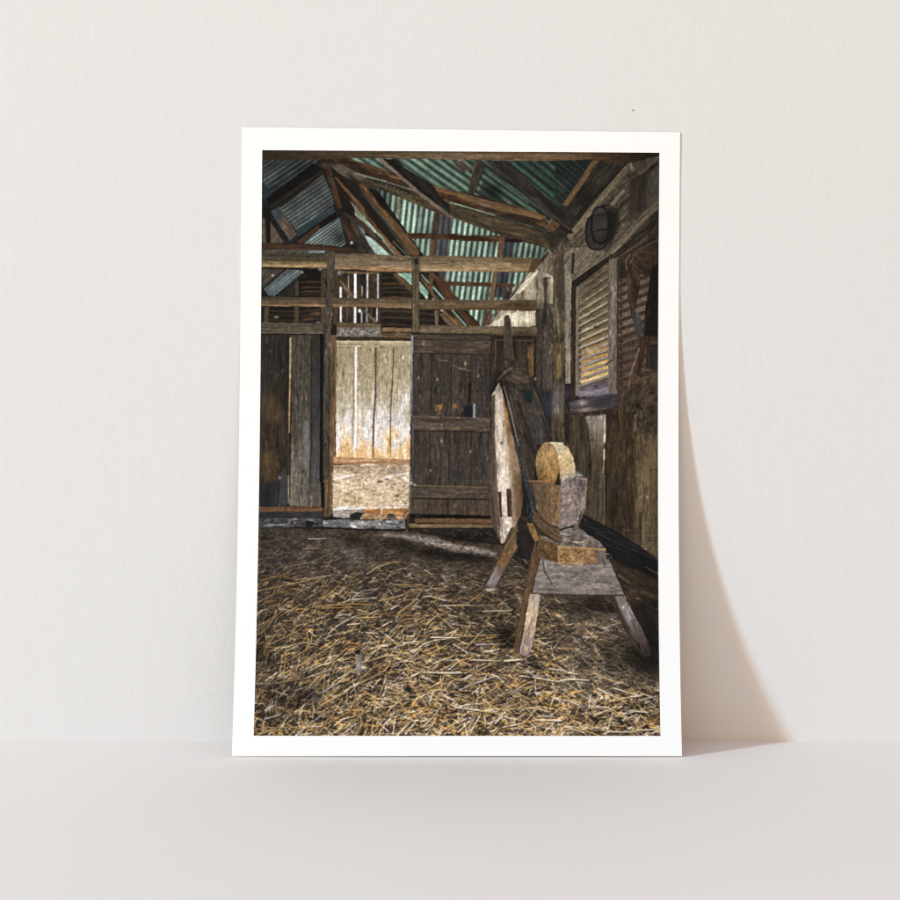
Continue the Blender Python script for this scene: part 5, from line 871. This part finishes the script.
# bed block and litter on it
wood(P('D3', 5, 805, 60, 772, 190, 750, 240, 800, 'E3', 360, 90, 415, 152, 30, 140, 'E2', 850, 140, 690, 60, 730, 50, 850, 100), (92, 83, 77), 10, L=5, W=1.6, amp=.6, crack=.4, col2=(110, 100, 94))
flecks(P('D3', 10, 780, 230, 790, 'E3', 340, 110, 30, 110, 'E2', 850, 110), 70, (60, 52, 48), .8, .75, 78, 5, 15); flecks(P('D3', 10, 780, 230, 790, 'E3', 340, 110, 30, 110, 'E2', 850, 110), 70, (186, 174, 156), .6, .75, 79, 7, 20)
line(P('E3', 20, 10, 40, 30, 130, 40), 1.0, (180, 174, 176), .8); line(P('E3', 220, 0, 280, 60), 1, (150, 146, 150), .7); line(P('E3', 150, 100, 240, 98), 1.4, (196, 178, 146), .8); line(P('E2', 830, 0, 850, 60, 'E3', 30, 80), 1, (170, 160, 152), .7)
wood(P('D2', 640, 610, 700, 675, 780, 738, 850, 768, 880, 868, 862, 888, 720, 805, 640, 715), (86, 69, 51), 40, L=14, W=1.6, amp=.4, crack=.3); line(P('D2', 700, 672, 780, 738, 850, 770), .9, (36, 30, 26), .7); line(P('D2', 640, 712, 720, 802, 862, 886), 1.2, (26, 23, 20), .75); line(P('D2', 650, 650, 780, 770, 860, 830), .8, (124, 102, 76), .5)
wood(P('E2', 690, 55, 740, 70, 842, 130, 850, 272, 780, 258, 700, 215), (92, 71, 45), 25, L=10, W=2, amp=.6, crack=.4, col2=(84, 62, 38)); line(P('E2', 690, 50, 850, 130), 1.2, (150, 124, 88), .5); line(P('E2', 845, 140, 848, 268), 1.6, (206, 150, 70), .8)
wood(P('E3', 22, 128, 200, 138, 418, 155, 415, 285, 330, 285, 200, 282, 25, 270), (142, 110, 74), 8, L=6, W=1.8, amp=.5, crack=.4, col2=(128, 96, 62)); wood(P('E3', 335, 170, 415, 165, 415, 285, 350, 282), (92, 87, 90), 90, amp=.35, alpha=.85, soft=.8)
flecks(P('E3', 40, 150, 330, 160, 340, 270, 40, 260), 60, (92, 64, 36), .8, .65, 80, 2.4, 60); line(P('E3', 25, 132, 410, 158), 1.1, (206, 170, 122), .6); line(P('E3', 30, 265, 200, 275), 1.0, (222, 178, 104), .7)
# cross board
wood(P('E2', 695, 218, 780, 255, 900, 285, 'E3', 40, 275, 415, 288, 420, 236, 440, 236, 505, 390, 565, 530, 300, 532, 'E2', 630, 518), (126, 116, 110), 4, L=16, W=2, amp=.4, crack=.3, col2=(112, 102, 99))
flecks(P('E2', 700, 240, 'E3', 430, 290, 540, 510, 'E2', 650, 505), 170, (98, 84, 78), .7, .5, 81, 3, 5); flecks(P('E2', 700, 240, 'E3', 430, 290, 540, 510, 'E2', 650, 505), 130, (178, 164, 150), .6, .55, 82, 3, 5); line(P('E2', 720, 245, 735, 345, 795, 440), 1.4, (52, 44, 42), .85); line(P('E2', 735, 260, 740, 330), .9, (190, 180, 174), .6)
line(P('E2', 632, 520, 'E3', 300, 533, 560, 532), 1.3, (58, 50, 46), .7); line(P('E2', 640, 505, 'E3', 200, 520), 1.2, (166, 148, 124), .4); line(P('E2', 850, 275, 'E3', 140, 305, 60, 290), 1.1, (176, 154, 128), .7); tone(P('E3', 450, 430)[0], 10, 14, .9)
# front left leg
wood(P('E2', 655, 95, 680, 85, 690, 60, 700, 225, 625, 515, 610, 525, 550, 900, 'F2', 528, 200, 478, 180, 'E2', 495, 890, 560, 530, 620, 240), (92, 71, 48), 103, L=26, W=1.4, amp=.4, crack=.4)
line(P('E2', 650, 100, 560, 540, 492, 900), 1, (58, 46, 34), .6); line(P('E2', 690, 230, 625, 510), 1.2, (36, 29, 26), .7)
wood(P('E2', 612, 522, 702, 528, 642, 900, 'F2', 604, 205, 570, 215, 524, 195, 'E2', 550, 895), (170, 148, 124), 100, L=22, W=1.4, amp=.38, crack=.35, stops=[(0, (148, 134, 126)), (.25, (178, 154, 128)), (.6, (176, 150, 124)), (.85, (154, 138, 134)), (1, (140, 126, 124))], ax=sum(P('E2', 650, 525, 'F2', 560, 200), ()))
flecks(P('E2', 620, 700, 660, 700, 640, 880, 'F2', 600, 150, 540, 150, 'E2', 560, 880), 34, (104, 86, 74), .8, .65, 84, 4, 100); blot(P('F2', 580, 155)[0], 1.6, 2, (200, 150, 96), .7)
# front right leg
wood(P('E3', 440, 535, 485, 540, 650, 900, 'F3', 720, 210, 700, 200, 600, 60, 'E3', 560, 800), (58, 47, 40), 66, L=22, W=1.5, amp=.4, crack=.3)
wood(P('E3', 478, 540, 570, 540, 640, 680, 755, 900, 'F3', 795, 205, 722, 222, 690, 110, 'E3', 650, 900), (110, 100, 96), 65, L=22, W=1.5, amp=.42, crack=.45, stops=[(0, (110, 98, 94)), (.3, (132, 122, 124)), (.55, (104, 94, 90)), (.75, (84, 70, 64)), (1, (50, 43, 40))], ax=sum(P('E3', 520, 540, 'F3', 750, 210), ()))
line(P('E3', 485, 545, 660, 895, 'F3', 720, 215), 1.0, (36, 30, 28), .6); blot(P('E3', 558, 632)[0], .9, 1.1, (235, 235, 210), .9); blot(P('E3', 610, 715)[0], 2, 2.6, (176, 166, 176), .7)
for c_, rx_, ry_, f_ in (((262, 152), 60, 60, .8), ((660, 155), 70, 70, .78), ((660, 250), 16, 80, .8), ((660, 620), 24, 70, .75), ((255, 735), 40, 50, .85), ((258, 560), 25, 60, .85)): tone(c_, rx_, ry_, f_)
# ---- fine photographic grain and local contrast
grey = cv.mean(-1, keepdims=True); cv = grey + (cv - grey) * .84
yy = np.arange(PH)[:, None] / K + PY0; up = np.clip((338 - yy) / 8, 0, 1)
d_ = cv[..., 0] - cv[..., 2]; ch_ = np.where(d_ > 26, (26 + (d_ - 26) * .5) / np.maximum(d_, 1), 1); d_ = cv[..., 1] - cv[..., 0]; ch_ = np.where(d_ > 18, (18 + (d_ - 18) * .7) / np.maximum(d_, 1), ch_)
ch_ = (1 + (ch_ - 1) * up)[..., None]; grey = cv.mean(-1, keepdims=True); cv = grey + (cv - grey) * ch_
X, Y = np.meshgrid(np.arange(PW) / K, np.arange(PH) / K)
g1 = fbm(X / 1.1, Y / 1.3, 301, 2); g2 = fbm(X / 3.2, Y / 3.6, 305, 2)
cv *= (1 + .34 * (g1 - .5) + .22 * (g2 - .5))[..., None]
cv = boxblur(cv, 1)
big = boxblur(cv, 9); cv = cv + .07 * (cv - big)
cv = np.clip(78 + (cv * 1.03 - 78) * 1.08, 6, 255)
# ---------------------------------------------------------------- PAINT END
# ---------------------------------------------------------------- lay the drawing on the sheet
GU, GV = 720, 1060
U, V = np.meshgrid(np.linspace(.0472, .9528, GU), np.linspace(0, 1, GV))
vtop = .9624 + (.9662 - .9624) * U
V = .0298 + (vtop - .0298) * V
P3 = np.stack(sheet(U, V, .00010), -1) - off
rx, ry = to_ref(U, V)
# the drawing runs right to its own edge
ex0 = rx[:, 0]; ex1 = rx[:, -1]
fx = np.clip(rx, ex0[:, None] + .9, ex1[:, None] - .9); fy = np.clip(ry, ry.min(0)[None] + .6, ry.max(0)[None] - .6)
gx = np.clip((fx - PX0) * K - .5, 0, PW - 1.001); gy = np.clip((fy - PY0) * K - .5, 0, PH - 1.001)
xi = gx.astype(int); yi = gy.astype(int); tx = (gx - xi)[..., None]; ty = (gy - yi)[..., None]
ink = (cv[yi, xi] * (1 - tx) + cv[yi, xi + 1] * tx) * (1 - ty) + (cv[yi + 1, xi] * (1 - tx) + cv[yi + 1, xi + 1] * tx) * ty
ink = np.clip(ink / 255, 0, 1); ink = np.where(ink <= .04045, ink / 12.92, ((ink + .055) / 1.055) ** 2.4) * np.array([.98, .995, 1.0])
me = bpy.data.meshes.new('printed_picture')
n = GU * GV; me.vertices.add(n); me.vertices.foreach_set('co', P3.reshape(-1).astype(np.float32))
i0 = (np.arange(GV - 1)[:, None] * GU + np.arange(GU - 1)[None]).reshape(-1)
q = np.stack([i0, i0 + 1, i0 + GU + 1, i0 + GU], -1).astype(np.int32); nf = len(q)
me.loops.add(nf * 4); me.loops.foreach_set('vertex_index', q.reshape(-1))
me.polygons.add(nf); me.polygons.foreach_set('loop_start', np.arange(nf, dtype=np.int32) * 4)
me.update(calc_edges=True); me.validate()
a = me.color_attributes.new('ink', 'FLOAT_COLOR', 'POINT')
a.data.foreach_set('color', np.concatenate([ink.reshape(-1, 3), np.ones((n, 1))], 1).reshape(-1).astype(np.float32))
me.materials.append(m_ink); me.shade_smooth()
o = bpy.data.objects.new('printed_picture', me); C.objects.link(o); o.parent = root
o['label'] = 'printed barn interior with straw floor, timber doors, green tin roof and a grindstone on a trestle'
